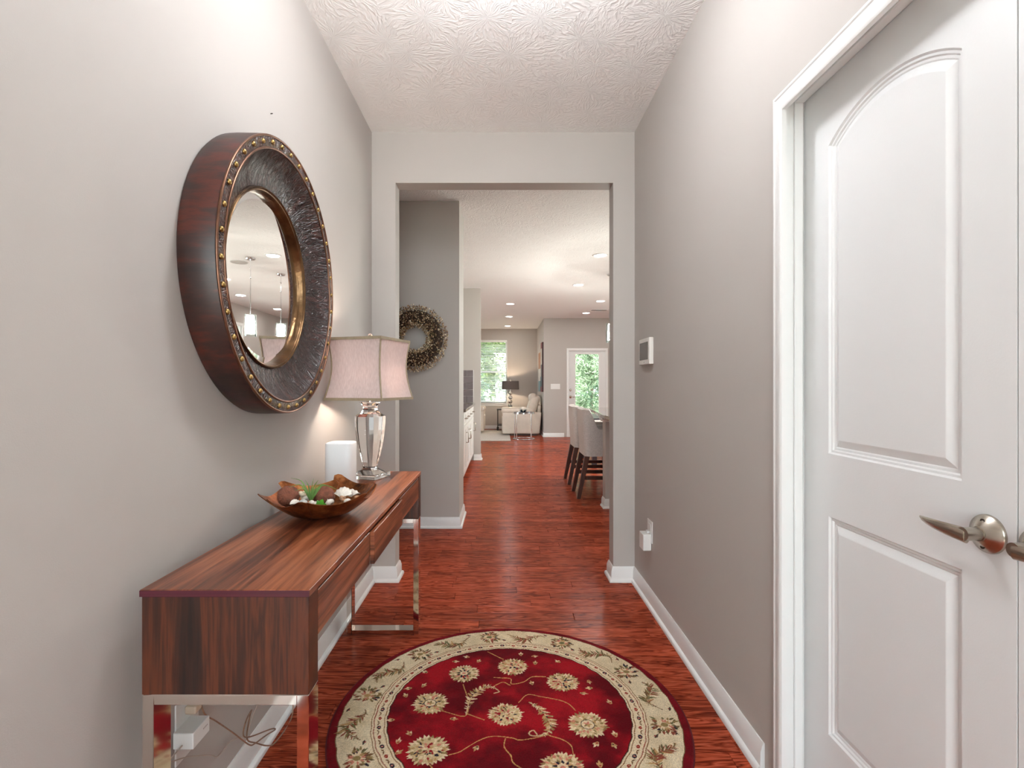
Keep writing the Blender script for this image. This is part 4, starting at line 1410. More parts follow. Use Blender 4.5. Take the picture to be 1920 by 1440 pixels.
def make_rug():
    img, ext, N = paint_rug()
    G = 640
    st = 2 * RR / G
    ax = np.linspace(-RR, RR, G + 1)
    XX, YY = np.meshgrid(ax, ax)
    rad = np.sqrt(XX ** 2 + YY ** 2)
    keep = rad <= RR * 0.9985
    # pull the outermost kept points onto the circle
    idx = -np.ones((G + 1, G + 1), int)
    q = keep[:-1, :-1] & keep[1:, :-1] & keep[:-1, 1:] & keep[1:, 1:]
    used = np.zeros_like(keep)
    used[:-1, :-1] |= q; used[1:, :-1] |= q; used[:-1, 1:] |= q; used[1:, 1:] |= q
    idx[used] = np.arange(used.sum())
    x, y = XX[used], YY[used]
    r = np.sqrt(x * x + y * y)
    edge = r > RR - 1.6 * st
    x[edge] *= RR / r[edge]; y[edge] *= RR / r[edge]
    r = np.minimum(r, RR); r[edge] = RR
    fall = np.clip((RR - r) / 0.012, 0, 1)
    z = RH * (1 - (1 - fall) ** 2.2) + 0.0012 + rng.normal(0, 0.00035, len(x)) * (fall > 0)
    z += 0.0006 * np.sin(x * 40 + 3 * np.sin(y * 31))
    z[edge] = 0.0008
    u = np.clip(((x + ext) / (2 * ext) * N).astype(int), 0, N - 1)
    v = np.clip(((y + ext) / (2 * ext) * N).astype(int), 0, N - 1)
    col = img[v, u] / 255.0
    col *= (1 + rng.normal(0, 0.07, len(x)))[:, None]
    col = np.clip(col, 0, 1)
    lin = np.where(col <= 0.04045, col / 12.92, ((col + 0.055) / 1.055) ** 2.4)
    a, b, c, d = idx[:-1, :-1][q], idx[:-1, 1:][q], idx[1:, 1:][q], idx[1:, :-1][q]
    F = np.stack([a, b, c, d], 1)
    me = bpy.data.meshes.new('rug_pile')
    me.vertices.add(len(x)); me.vertices.foreach_set('co', np.stack([x, y, z], 1).astype(np.float32).ravel())
    me.loops.add(F.size); me.loops.foreach_set('vertex_index', F.astype(np.int32).ravel())
    me.polygons.add(len(F)); me.polygons.foreach_set('loop_start', (np.arange(len(F)) * 4).astype(np.int32))
    me.update(calc_edges=True)
    at = me.color_attributes.new('tint', 'FLOAT_COLOR', 'POINT')
    at.data.foreach_set('color', np.concatenate([lin, np.ones((len(x), 1))], 1).astype(np.float32).ravel())
    rug = empty('round_rug', (RX, RY, 0), 'round red and cream floral wool rug on the hall floor', 'rug')
    link('pile', me, attr_mat('wool_pile', 0.95, bump=0.5, bscale=700, spec=0.05, sheen=0.03), rug)
    MB().lathe([(RR - 0.001, 0.0004), (RR + 0.0015, 0.002), (RR + 0.001, 0.0045), (RR - 0.002, 0.0058), (RR - 0.006, 0.0055)], (RX, RY, 0), 160).build('bound_edge', mat('dark_red_binding', (92, 12, 22), 0.9, bump=0.5, bscale=500), rug, 60)


make_rug()

# ------------------------------------------------------------------ things on the hall walls
th = empty('thermostat', (0.811, 2.865, 1.385), 'white wall thermostat with dark screen beside the hall opening', 'thermostat')
box('body', (0.786, 0.8108, 2.762, 2.965, 1.312, 1.456), mat('grey_white_case', (222, 218, 212), 0.4), th, 0.004, 2)
box('screen', (0.7846, 0.7859, 2.785, 2.947, 1.338, 1.434), mat('dark_thermostat_screen', (70, 62, 54), 0.15, vary=0.1), th, 0.0005, 1)
MB().lathe([(0.003, -0.0012), (0.003, 0.0)], (0.786, 2.86, 1.325), 12, 'x', True, True).build('button', VDARK, th)

pw = empty('wall_outlet', (0.811, 2.825, 0.40), 'white wall outlet low beside the hall opening', 'outlet')
box('cover_plate', (0.8065, 0.8105, 2.779, 2.868, 0.345, 0.462), PLASTIC, pw, 0.0015, 2)
box('receptacle', (0.8045, 0.8064, 2.806, 2.842, 0.408, 0.443), PLASTIC, pw, 0.0008, 1)
plg = empty('plug_in_device', (0.783, 2.835, 0.305), 'white boxy plug-in device hanging from the low outlet', 'plug')
box('body', (0.762, 0.8063, 2.790, 2.870, 0.304, 0.392), PLASTIC, plg, 0.004, 3)
box('shoulder', (0.790, 0.8063, 2.815, 2.845, 0.3925, 0.404), PLASTIC, plg, 0.002, 2)

po_ = empty('wall_outlet', (-0.795, 1.302, 0.335), 'white outlet plate under the near end of the console', 'outlet')
box('cover_plate', (-0.7945, -0.7905, 1.255, 1.350, 0.270, 0.420), PLASTIC, po_, 0.0015, 2)
ad = empty('power_adapter', (-0.765, 1.277, 0.323), 'white power adapter brick plugged in under the console', 'adapter')
box('body', (-0.7900, -0.741, 1.242, 1.312, 0.323, 0.362), PLASTIC, ad, 0.002, 2)
for i in range(4):
    box('printed_mark', (-0.7409, -0.7406, 1.284 + i * 0.005, 1.287 + i * 0.005, 0.344, 0.3475), mat('grey_print', (170, 160, 158), 0.5) if i == 0 else bpy.data.materials['grey_print'], ad)


def wpt(px, py, x):       # spot in the plane x = const (things hugging the left wall)
    Y = -x * 970 / (941 - px)
    return (x, Y, 1.199 - (py - 722) / 970 * Y)


CORDB = mat('clear_brown_lamp_cord', (138, 104, 82), 0.35, vary=0.25, vscale=60)
CORDW = mat('off_white_cord', (186, 172, 160), 0.5)
cb = empty('lamp_power_cord', (-0.77, 1.3, 0.39), 'brown twin lamp cord bundled below the console', 'cord')
MB().box(-0.790, -0.762, 1.287, 1.316, 0.378, 0.398).build('plug', mat('clear_plug', (190, 170, 150), 0.25), cb, None, 0.004, 2)
p1 = [(-0.764, 1.312, 0.392), wpt(385, 1340, -0.762), wpt(405, 1352, -0.758), wpt(437, 1374, -0.75), wpt(455, 1388, -0.745), wpt(469, 1397, -0.742), wpt(478, 1394, -0.74), wpt(500, 1378, -0.74), wpt(516, 1368, -0.745), wpt(508, 1367, -0.75), wpt(470, 1381, -0.75), wpt(456, 1378, -0.75), wpt(462, 1350, -0.755), wpt(472, 1331, -0.76), wpt(468, 1345, -0.762), wpt(463, 1385, -0.755), wpt(480, 1393, -0.752), wpt(500, 1398, -0.752), wpt(515, 1393, -0.752), wpt(540, 1360, -0.755), wpt(549, 1335, -0.757), wpt(550, 1300, -0.76), wpt(560, 1240, -0.7535)]
MB().tube(spline(p1, 6), 0.0021, 8).build('wire', CORDB, cb, 60)
cw = empty('adapter_cord', (-0.78, 1.25, 0.31), 'thin off-white adapter cord drooping under the console', 'cord')
p2 = [(-0.766, 1.2405, 0.335), (-0.78, 1.205, 0.318), (-0.788, 1.235, 0.300), wpt(345, 1421, -0.788), wpt(360, 1418, -0.788), wpt(394, 1416, -0.787), wpt(407, 1419, -0.786), wpt(420, 1405, -0.785), wpt(432, 1390, -0.784), wpt(450, 1382, -0.782), wpt(462, 1378, -0.780), wpt(475, 1340, -0.780), wpt(483, 1318, -0.782), wpt(492, 1260, -0.783)]
MB().tube(spline(p2, 6), 0.0016, 8).build('wire', CORDW, cw, 60)

# ------------------------------------------------------------------ berry wreath
WRX, WRZ, WRY = -0.718, 1.586, 4.34
wr = empty('berry_wreath', (WRX, WRY - 0.06, WRZ), 'full dried berry wreath in gold and brown on the pantry wall', 'wreath')
MB().lathe([(0.178 + 0.055 * math.cos(a), -0.066 + 0.055 * math.sin(a)) for a in np.linspace(0, 2 * PI, 13)], (WRX, WRY, WRZ), 40, 'y').build('twig_ring', mat('dark_twigs', (62, 46, 34), 0.9, vary=0.4, vscale=60, bump=0.8, bscale=200), wr, 60)


def wreath_bits():
    V, F, Cc = [], [], []
    pal = [s2l(c) for c in ((176, 150, 112), (200, 172, 132), (146, 108, 76), (116, 88, 62), (232, 210, 172), (164, 118, 82), (140, 122, 78), (96, 70, 52), (248, 234, 206))]
    for i in range(3600):
        a = random.uniform(0, 2 * PI); b = random.uniform(0, 2 * PI)
        rr = 0.055 + random.uniform(0.0, 0.034) + 0.012 * max(0, math.cos(b))
        d = Vector((math.cos(a), 0, math.sin(a)))
        n = d * math.cos(b) + Vector((0, -1, 0)) * math.sin(b)
        p = Vector((WRX, WRY - 0.066, WRZ)) + d * 0.178 + n * rr
        if p.y > WRY - 0.006: continue
        s = random.uniform(0.0035, 0.0065)
        ax = (n + Vector((random.gauss(0, .4), random.gauss(0, .4), random.gauss(0, .4)))).normalized()
        u = ax.orthogonal().normalized(); w = ax.cross(u)
        base = len(V)
        V += [tuple(p + ax * s * 1.5), tuple(p - ax * s * 1.7)] + [tuple(p + (u * math.cos(t) + w * math.sin(t)) * s) for t in (0, PI / 2, PI, 1.5 * PI)]
        for j in range(4):
            q = (j + 1) % 4
            F.append((base, base + 2 + j, base + 2 + q)); F.append((base + 1, base + 2 + q, base + 2 + j))
        Cc += [(*random.choice(pal), 1)] * 6
    org = origin(wr)
    me = bpy.data.meshes.new('berries')
    me.from_pydata([tuple(Vector(p) - org) for p in V], [], F)
    at = me.color_attributes.new('tint', 'FLOAT_COLOR', 'POINT')
    at.data.foreach_set('color', np.array(Cc, np.float32).ravel())
    o = link('berries', me, attr_mat('berry_gilt', 0.4, metal=0.25, spec=0.5), wr)
    o['kind'] = 'stuff'


wreath_bits()

# ------------------------------------------------------------------ kitchen
CABW = mat('white_cabinet_paint', None, 0.35, vary=0.01, lin=(0.74, 0.72, 0.69))
GRANITE = mat('grey_speckled_granite', (112, 100, 92), 0.05, vary=0.35, vscale=160, coat=0.5)
TILE = mat('slate_mauve_tile', (112, 102, 104), 0.25, vary=0.12, vscale=9, coat=0.2)
box('grout_bed', (-1.058, -0.458, 8.2565, 8.2598, 0.918, 1.436), mat('pale_grout', (196, 190, 186), 0.8), stub)
box('tile_edge', (-0.458, -0.450, 8.252, 8.2598, 0.918, 1.440), WHITE, stub)
for rrow in range(5):
    z0 = 0.920 + rrow * 0.1035
    xs = [-1.058, -0.858, -0.658, -0.4585] if rrow % 2 else [-1.058, -0.958, -0.758, -0.558, -0.4585]
    for a, b in zip(xs[:-1], xs[1:]):
        box('tile', (a + 0.002, b - 0.002, 8.2515, 8.2567, z0 + 0.002, z0 + 0.1015), TILE, stub, 0.0012, 1)
FX = -0.451
for ya, yb, hy, lb in ((6.12, 7.02, 6.86, 'white base cabinet nearer the hall, long handle at its seam'), (7.03, 8.249, 8.02, 'white base cabinet against the tiled stub wall')):
    cbn = empty('base_cabinet', (-0.75, (ya + yb) / 2, 0), lb, 'cabinet', 'white kitchen base cabinets')
    box('body', (-1.055, FX - 0.0205, ya, yb, 0.10, 0.878), CABW, cbn)
    box('toe_kick', (-1.055, FX - 0.07, ya + 0.001, yb - 0.001, 0.001, 0.0995), mat('dark_toe_kick', (120, 110, 104), 0.7) if ya < 7 else bpy.data.materials['dark_toe_kick'], cbn)
    n = 2
    w = (yb - ya) / n
    for q in range(n):
        a, b = ya + q * w + 0.003, ya + (q + 1) * w - 0.003
        for z0, z1, nm in ((0.115, 0.70, 'cabinet_door'), (0.708, 0.868, 'drawer')):
            f = 0.055 if nm == 'cabinet_door' else 0.035
            k = MB()
            k.box(FX - 0.020, FX, a, a + f, z0, z1).box(FX - 0.020, FX, b - f, b, z0, z1).box(FX - 0.020, FX, a + f, b - f, z0, z0 + f).box(FX - 0.020, FX, a + f, b - f, z1 - f, z1)
            k.box(FX - 0.019, FX - 0.010, a + f, b - f, z0 + f, z1 - f)
            dr = k.build(nm, CABW, cbn)
            if nm == 'cabinet_door':
                yy = (b - 0.03) if q == 1 else (a + 0.03 if ya > 7 else b - 0.03)
                pts = [(FX, yy, 0.475), (FX + 0.03, yy, 0.475), (FX + 0.03, yy, 0.60), (FX, yy, 0.60)]
            else:
                ym = (a + b) / 2
                pts = [(FX, ym - 0.06, 0.79), (FX + 0.03, ym - 0.06, 0.79), (FX + 0.03, ym + 0.06, 0.79), (FX, ym + 0.06, 0.79)]
            MB().tube(pts, 0.006, 8).build('handle', BRUSHED, dr, 60)
ctp = box('countertop', (-1.058, -0.425, 6.10, 8.2505, 0.8785, 0.914), GRANITE, None, 0.004, 2)
tag(ctp, 'grey granite countertop on the white base cabinets', 'countertop')

# breakfast bar
isl = empty('breakfast_bar', (1.6, 5.8, 0), 'breakfast bar with taupe end wall behind the hall opening edge', 'bar')
box('end_wall', (1.006, 2.15, 5.03, 5.16, 0.0, 0.842), PAINT, isl)
box('cabinet_back', (1.46, 2.15, 5.1605, 6.40, 0.0, 0.884), CABW, isl)
box('crown_strip', (0.985, 2.15, 5.01, 5.16, 0.8425, 0.862), WHITE, isl, 0.003, 2)
box('crown_cap', (0.968, 2.15, 4.99, 5.16, 0.8625, 0.884), WHITE, isl, 0.004, 2)
prof = [(0.0, 0.0), (0.026, 0.0), (0.026, 0.010), (0.014, 0.022), (0.013, 0.066), (0.009, 0.082), (0.004, 0.092), (0.0, 0.092)]
k = MB()
k.loops([[(1.006, 5.16, 0.0005 + z) if False else (1.006 - a, 5.16, 0.0005 + z) for a, z in prof], [(1.006 - a, 5.03 - a, 0.0005 + z) for a, z in prof], [(2.15, 5.03 - a, 0.0005 + z) for a, z in prof]], True, True, True)
k.build('base_molding', WHITE, isl, 40)
plan = [(0.948, 4.55), (0.945, 4.75), (0.955, 4.98), (0.980, 5.31), (1.015, 5.75), (1.05, 6.15), (1.078, 6.40), (1.10, 6.45), (2.2, 6.45), (2.2, 4.55)]
k = MB()
k.loops([[(x, y, 0.8845) for x, y in plan], [(x, y, 0.920) for x, y in plan]], True, True, True)
btop = k.build('bar_countertop', GRANITE, None, None, 0.006, 2)
tag(btop, 'curved grey granite bar top above the upholstered stools', 'countertop')

LINEN = mat('light_grey_linen', (214, 207, 203), 0.9, vary=0.10, vscale=70, bump=0.4, bscale=420, sheen=0.2)
DWOOD = wood('dark_walnut_legs', [(0.3, s2l((38, 18, 12))), (0.5, s2l((70, 34, 22))), (0.7, s2l((96, 50, 32)))], (14, 14, 2), 0.35)


def make_stool(x0, yc, label):
    st = empty('bar_stool', (x0 + 0.22, yc, 0), label, 'bar stool', 'upholstered stools at the breakfast bar')
    W = 0.225
    path = []
    path += [(0.46, -W), (0.36, -W), (0.26, -W), (0.20, -W), (0.165, -W), (0.145, -W), (0.125, -W), (0.10, -W), (0.075, -W)]
    for i in range(1, 6):
        a = PI * 1.5 - PI / 2 * i / 6
        path.append((0.055 + 0.055 * math.cos(a), -W + 0.055 + 0.055 * math.sin(a)))
    path += [(0, y) for y in (-W + 0.06, -0.08, 0, 0.08, W - 0.06)]
    full = path[:-5] + path[-5:] + [(x, -y) for x, y in path[:-5]][::-1]
    P = [Vector(p) for p in full]

    def htop(x):
        t = min(1, max(0, (0.165 - x) / 0.10))
        t = t * t * (3 - 2 * t)
        return 0.752 + 0.205 * t
    outer_b, outer_t, in_t, in_b, mid_t = [], [], [], [], []
    for i, p in enumerate(P):
        d = (P[min(i + 1, len(P) - 1)] - P[max(i - 1, 0)]).normalized()
        n = Vector((d.y, -d.x)) * -1
        inw = Vector((0.23, 0)) - p
        if n.dot(inw) < 0: n = -n
        q = p + n * 0.055
        mq = p + n * 0.0275
        h = htop(p.x)

        def L(v, z): return (x0 + v.x - 0.058 * (z - 0.446) * (1 if v.x < 0.2 else max(0, (0.46 - v.x) / 0.26)) + 0.03, yc + v.y, z)
        outer_b.append(L(p, 0.447)); outer_t.append(L(p, h - 0.02)); mid_t.append(L(mq, h)); in_t.append(L(q, h - 0.02)); in_b.append(L(q, 0.56))
    k = MB()
    mid_o = [tuple((Vector(a) * 0.5 + Vector(b) * 0.5)) for a, b in zip(outer_b, outer_t)]
    k.loops([outer_b, mid_o, outer_t, mid_t, in_t, in_b], False)
    n = len(P)
    for i in (0, n - 1):
        b = len(k.v)
        k.v += [outer_b[i], mid_o[i], outer_t[i], mid_t[i], in_t[i], in_b[i]]
        k.f.append(tuple(range(b, b + 6)))
    k.build('upholstered_shell', LINEN, st, 45)
    box('seat_base', (x0 + 0.075, x0 + 0.485, yc - 0.168, yc + 0.168, 0.449, 0.556), LINEN, st)
    pillow('seat_cushion', (x0 + 0.092, x0 + 0.49, yc - 0.166, yc + 0.166, 0.557, 0.635), LINEN, st, 0.03)
    for sy in (-1, 1):
        for top_, bot in (((0.055, 0.19), (-0.035, 0.20)), ((0.455, 0.19), (0.475, 0.20))):
            w1_, w2_ = 0.026, 0.018
            rings = []
            for (x, y), z, w_ in ((top_, 0.4485, w1_), (bot, 0.001, w2_)):
                rings.append([(x0 + x + a * w_, yc + sy * y + b * w_, z) for a, b in ((-1, -1), (1, -1), (1, 1), (-1, 1))])
            MB().loops(rings, True, True, True).build('leg', DWOOD, st)
        MB().box(x0 + 0.03, x0 + 0.45, yc + sy * 0.196 - 0.010, yc + sy * 0.196 + 0.010, 0.20, 0.238).build('stretcher', DWOOD, st)
    MB().box(x0 + 0.445, x0 + 0.475, yc - 0.178, yc + 0.178, 0.27, 0.30).build('foot_rail', DWOOD, st)
    return st


make_stool(0.845, 5.66, 'light grey linen bar stool nearer the hall')
make_stool(0.845, 6.43, 'light grey linen bar stool farther along, mostly behind the near one')

DSL = mat('dark_slate_table', (68, 66, 74), 0.35, vary=0.15, vscale=12)
dt = empty('dining_table', (1.75, 7.9, 0), 'dark slate-grey dining table beyond the bar stools', 'table')
box('tabletop', (1.25, 2.25, 7.40, 8.60, 0.690, 0.722), DSL, dt, 0.004, 2)
box('apron', (1.29, 2.21, 7.44, 8.56, 0.60, 0.6895), DSL, dt)
for x in (1.30, 2.13):
    for y in (7.45, 8.48):
        box('leg', (x, x + 0.07, y, y + 0.07, 0.001, 0.5995), DSL, dt)

# ------------------------------------------------------------------ living room
LEA = mat('cream_leather', (214, 200, 186), 0.45, vary=0.06, vscale=8, bump=0.15, bscale=90)
lrug = box('area_rug', (-2.2, 0.19, 11.08, 13.7, 0.0008, 0.012), mat('pale_grey_carpet', (206, 198, 190), 0.95, vary=0.08, vscale=30, bump=0.5, bscale=300), None, 0.004, 2)
tag(lrug, 'pale grey area rug in front of the cream recliner', 'rug')


def recliner(name, loc, rz, label):
    r_ = empty(name, (0, 0, 0), label, 'recliner', 'cream leather recliners')
    x, y = -0.47, -0.475        # local box: x -0.47..0.47 (faces -x), y -0.475..0.475
    z0 = 0.0125 if loc[2] > 0 else 0.001
    for s in (-1, 1):
        ya, yb = (y, y + 0.19) if s < 0 else (-y - 0.19, -y)

        def lean(p): return (p.x + 0.09 * (p.z - 0.05) * (1 if p.x > 0.2 else 0), p.y, p.z)
        arm = pillow('arm', (-0.46, 0.42, ya, yb, 0.045, 0.56), LEA, r_, 0.03, lean)
        pillow('arm_pad', (-0.48, 0.30, ya - 0.012, yb + 0.012, 0.53, 0.645), LEA, arm, 0.055)
    pillow('seat', (-0.44, 0.30, y + 0.195, -y - 0.195, 0.16, 0.48), LEA, r_, 0.05, None, 0.02)
    pillow('foot_rest', (-0.47, -0.43, y + 0.20, -y - 0.20, 0.10, 0.43), LEA, r_, 0.018)
    sh = lambda p: (p.x + 0.30 * (p.z - 0.40), p.y, p.z)
    back = pillow('backrest', (0.08, 0.30, y + 0.165, -y - 0.165, 0.42, 0.93), LEA, r_, 0.06, sh, 0.03)
    pillow('headrest', (0.19, 0.39, y + 0.18, -y - 0.18, 0.78, 0.99), LEA, back, 0.09, None, 0.02)
    pillow('back_shell', (0.33, 0.42, y + 0.19, -y - 0.19, 0.06, 0.72), LEA, r_, 0.03, lambda p: (p.x + 0.09 * (p.z - 0.05), p.y, p.z))
    box('base', (-0.265, 0.36, y + 0.03, -y - 0.03, z0 - loc[2], 0.05), mat_base, r_)
    r_.location = loc
    r_.rotation_euler.z = rz
    return r_


mat_base = mat('dark_recliner_base', (64, 46, 40), 0.6)
recliner('recliner', (0.47, 12.69, 0), 0, 'cream leather recliner with puffy headrest behind the chrome side table')
recliner('recliner', (-0.90, 13.2, 0.0125), PI, 'cream leather seat whose arm peeks past the stub wall')

stb = empty('side_table', (0.486, 11.5, 0), 'round chrome side table with dark glass top', 'side table')
MB().lathe([(0.001, 0.590), (0.232, 0.590), (0.232, 0.580), (0.001, 0.580)], (0.486, 11.5, 0), 48).build('glass_top', mat('dark_glass', (26, 36, 46), 0.35, spec=0.15), stb, 40)
MB().lathe([(0.2325, 0.596), (0.243, 0.596), (0.243, 0.565), (0.2325, 0.565), (0.2325, 0.596)], (0.486, 11.5, 0), 48).build('rim', SILVER, stb, 40)
MB().lathe([(0.235 + 0.009 * math.cos(a), 0.0105 + 0.009 * math.sin(a)) for a in np.linspace(0, 2 * PI, 9)], (0.486, 11.5, 0), 48).build('foot_ring', SILVER, stb, 60)
for a in (0.75, 0.75 + PI / 2 + 0.25, 3.95, 5.45):
    x, y = 0.486 + 0.235 * math.cos(a), 11.5 + 0.235 * math.sin(a)
    MB().tube([(x, y, 0.012), (x, y, 0.57)], 0.0085, 8).build('leg', SILVER, stb, 50)
fb = empty('flower_bowl', (0.47, 11.47, 0.5905), 'white bloom in a silver petal bowl on the chrome table', 'decoration')
for i in range(6):
    a = 2 * PI * i / 6
    d = Vector((math.cos(a), math.sin(a), 0)); sdv = Vector((-math.sin(a), math.cos(a), 0))
    rgs = []
    for t in np.linspace(0, 1, 6):
        c = Vector((0.47, 11.47, 0.5915)) + d * (0.02 + 0.075 * t) + Vector((0, 0, 0.002 + 0.07 * t * t))
        w = 0.032 * math.sin(PI * (0.15 + 0.83 * t))
        rgs.append([tuple(c + sdv * w), tuple(c + Vector((0, 0, 0.004))), tuple(c - sdv * w), tuple(c - Vector((0, 0, 0.001)))])
    MB().loops(rgs, True, True, True).build('silver_petal', SILVER, fb, 60)
for i in range(9):
    a = 2.4 * i
    q = 0.012 + 0.0065 * i
    MB().ellipsoid((0.47 + q * math.cos(a), 11.47 + q * math.sin(a), 0.665 + 0.0 * i + 0.02 * math.cos(i)), (0.044, 0.044, 0.034), 12, 8).build('bloom_petal', SHELL, fb, 80)

ed = empty('end_table', (0.2, 13.7, 0), 'dark metal end table on casters under the far lamp', 'end table')
DMET = mat('dark_bronze_metal', (58, 52, 50), 0.4, 0.6)
box('tabletop', (-0.13, 0.52, 13.46, 13.98, 0.545, 0.572), DMET, ed, 0.003, 1)
for x in (-0.12, 0.49):
    for y in (13.47, 13.95):
        box('leg', (x, x + 0.022, y, y + 0.022, 0.065, 0.5445), DMET, ed)
        MB().lathe([(0.001, -0.012), (0.03, -0.012), (0.0325, 0.0), (0.03, 0.012), (0.001, 0.012)], (x + 0.011, y + 0.011, 0.0455), 18, 'y').build('caster', DMET, ed, 50)
box('lower_shelf', (-0.10, 0.49, 13.49, 13.95, 0.14, 0.16), DMET, ed)
fl2 = empty('table_lamp', (0.226, 13.7, 0.5725), 'far table lamp with taupe drum shade and stacked silver balls', 'table lamp')
MB().lathe([(0.001, 0.573), (0.085, 0.573), (0.085, 0.588), (0.06, 0.592), (0.001, 0.592)], (0.226, 13.7, 0), 32).build('base', SILVER, fl2, 40)
for i in range(4):
    MB().ellipsoid((0.226, 13.7, 0.650 + i * 0.112), (0.062, 0.062, 0.054), 12, 8).build('silver_ball', SILVER, fl2, 20)
MB().tube([(0.226, 13.7, 1.03), (0.226, 13.7, 1.30)], 0.008, 8).build('stem', SILVER, fl2, 50)
MB().ellipsoid((0.226, 13.7, 1.325), (0.014, 0.014, 0.018), 12, 8).build('finial', SILVER, fl2, 60)


def drum_mat():
    kk = NT('taupe_drum_fabric')
    tc = kk.n('ShaderNodeTexCoord')
    n1 = kk.n('ShaderNodeTexNoise', Vector=tc.outputs['Object'], Scale=160.0, Detail=2.0)
    c = kk.ramp(n1.outputs[0], [(0.3, s2l((104, 96, 94))), (0.7, s2l((126, 116, 112)))])
    kk.l(c, kk.b.inputs['Base Color']); kk.b.inputs['Roughness'].default_value = 0.8
    tr = kk.n('ShaderNodeBsdfTranslucent', Color=c); mx = kk.n('ShaderNodeMixShader', Fac=0.12)
    kk.l(kk.b.outputs[0], mx.inputs[1]); kk.l(tr.outputs[0], mx.inputs[2]); kk.l(mx.outputs[0], kk.out.inputs[0])
    return kk.m


MB().lathe([(0.228, 1.085), (0.222, 1.305), (0.219, 1.305), (0.225, 1.085), (0.228, 1.085)], (0.226, 13.7, 0), 48).build('drum_shade', drum_mat(), fl2, 50)
pl2 = bpy.data.lights.new('far_lamp_bulb', 'POINT'); pl2.energy = 13; pl2.color = (1, 0.78, 0.55); pl2.shadow_soft_size = 0.03
po2 = bpy.data.objects.new('lamp_light', pl2); COL.objects.link(po2); po2.parent = fl2; po2.location = (0, 0, 0.62)

# abstract canvas on the side wall
art = empty('abstract_canvas', (0.97, 12.62, 1.04), 'tall abstract canvas of red, white and dark blocks above the recliner', 'painting')
box('stretcher_canvas', (0.935, 0.9695, 12.05, 13.2, 1.04, 2.20), mat('canvas_ground', (190, 184, 178), 0.8, vary=0.1), art)
blocks = [(12.05, 12.45, 2.06, 2.20, (130, 40, 48)), (12.45, 13.2, 2.0, 2.20, (196, 186, 178)), (12.05, 12.5, 1.68, 2.06, (190, 182, 172)), (12.5, 13.2, 1.6, 2.0, (176, 120, 84)), (12.05, 12.4, 1.40, 1.68, (70, 50, 58)),
          (12.4, 13.2, 1.3, 1.6, (214, 206, 198)), (12.05, 12.55, 1.16, 1.40, (44, 62, 74)), (12.55, 13.2, 1.04, 1.3, (120, 150, 156)), (12.05, 12.55, 1.04, 1.16, (112, 36, 44))]
for i, (a, b, c, d, col) in enumerate(blocks):
    box('paint_block', (0.9335, 0.9349, a, b, c, d), mat('canvas_paint_%d' % i, col, 0.6, vary=0.25, vscale=12), art)
box('canvas_edge', (0.936, 0.969, 12.0485, 12.0497, 1.04, 2.20), mat('dark_canvas_edge', (70, 40, 46), 0.7, vary=0.4, vscale=3), art)

sw = empty('light_switch', (1.235, 11.95, 1.165), 'white four-gang switch plate beside the patio door', 'switch')
box('cover_plate', (1.127, 1.343, 11.944, 11.9495, 1.105, 1.228), PLASTIC, sw, 0.001, 1)
for i in range(4):
    box('toggle', (1.145 + i * 0.047, 1.178 + i * 0.047, 11.940, 11.9438, 1.133, 1.200), PLASTIC, sw, 0.001, 1)

# ------------------------------------------------------------------ outdoors
lawn = box('ground', (-30, 30, 14.4, 70, -0.6, -0.25), mat('lawn_green', (88, 106, 70), 0.95, vary=0.25, vscale=1.2, bump=0.6, bscale=30))
tag(lawn, 'green lawn behind the house', 'lawn', kind='structure')
patio = box('patio_slab', (0.5, 4.5, 12.10, 14.9, -0.3, -0.06), mat('pale_concrete', (190, 184, 176), 0.9, vary=0.08, vscale=5))
tag(patio, 'pale concrete patio outside the glazed door', 'patio', kind='structure')
LEAFT = attr_mat('tree_leaves', 0.5, spec=0.2, trans=0.35)
BARK = mat('grey_bark', (110, 96, 82), 0.9, vary=0.3, vscale=20)


def tree(name, x, y, h, rx, rz, n, ls, cols, label, cat='tree', narrow=0.35, group=None, low=0.12):
    t = empty(name, (x, y, -0.25), label, cat, group)
    MB().tube([(x, y, -0.249), (x + 0.05, y, h * 0.35), (x, y, h * 0.8)], [0.09 * h / 5, 0.06 * h / 5, 0.02], 8).build('trunk', BARK, t, 60)
    V, F, Cc = [], [], []
    org = origin(t)
    cl = [(random.gauss(0, .45) * rx, random.gauss(0, .45) * rx, h * random.uniform(low, 0.97)) for _ in range(70)]
    pal = [tuple(0.75 * q for q in s2l(c)) for c in cols]
    for i in range(n):
        c = random.choice(cl)
        taper = math.sin(PI * min(1, max(0.05, c[2] / h)) ** 0.8) ** 0.5 + 0.15
        p = Vector((x + c[0] * taper + random.gauss(0, .16) * rx, y + c[1] * taper + random.gauss(0, .16) * rx, max(-0.2, c[2] + random.gauss(0, .06) * h)))
        d = Vector((random.gauss(0, 1), random.gauss(0, 1), random.gauss(0.3, 0.8))).normalized()
        s = ls * random.uniform(0.6, 1.3)
        u = d.orthogonal().normalized()
        u.rotate(Matrix.Rotation(random.uniform(0, 6.28), 3, d))
        b = len(V)
        V += [tuple(p - org), tuple(p + d * s * 0.45 + u * s * narrow * 0.5 - org), tuple(p + d * s - org), tuple(p + d * s * 0.45 - u * s * narrow * 0.5 - org)]
        F.append((b, b + 1, b + 2, b + 3))
        Cc += [(*random.choice(pal), 1)] * 4
    me = bpy.data.meshes.new('foliage')
    me.from_pydata(V, [], F)
    at = me.color_attributes.new('tint', 'FLOAT_COLOR', 'POINT')
    at.data.foreach_set('color', np.array(Cc, np.float32).ravel())
    o = link('foliage', me, LEAFT, t)
    o['kind'] = 'stuff'
    return t


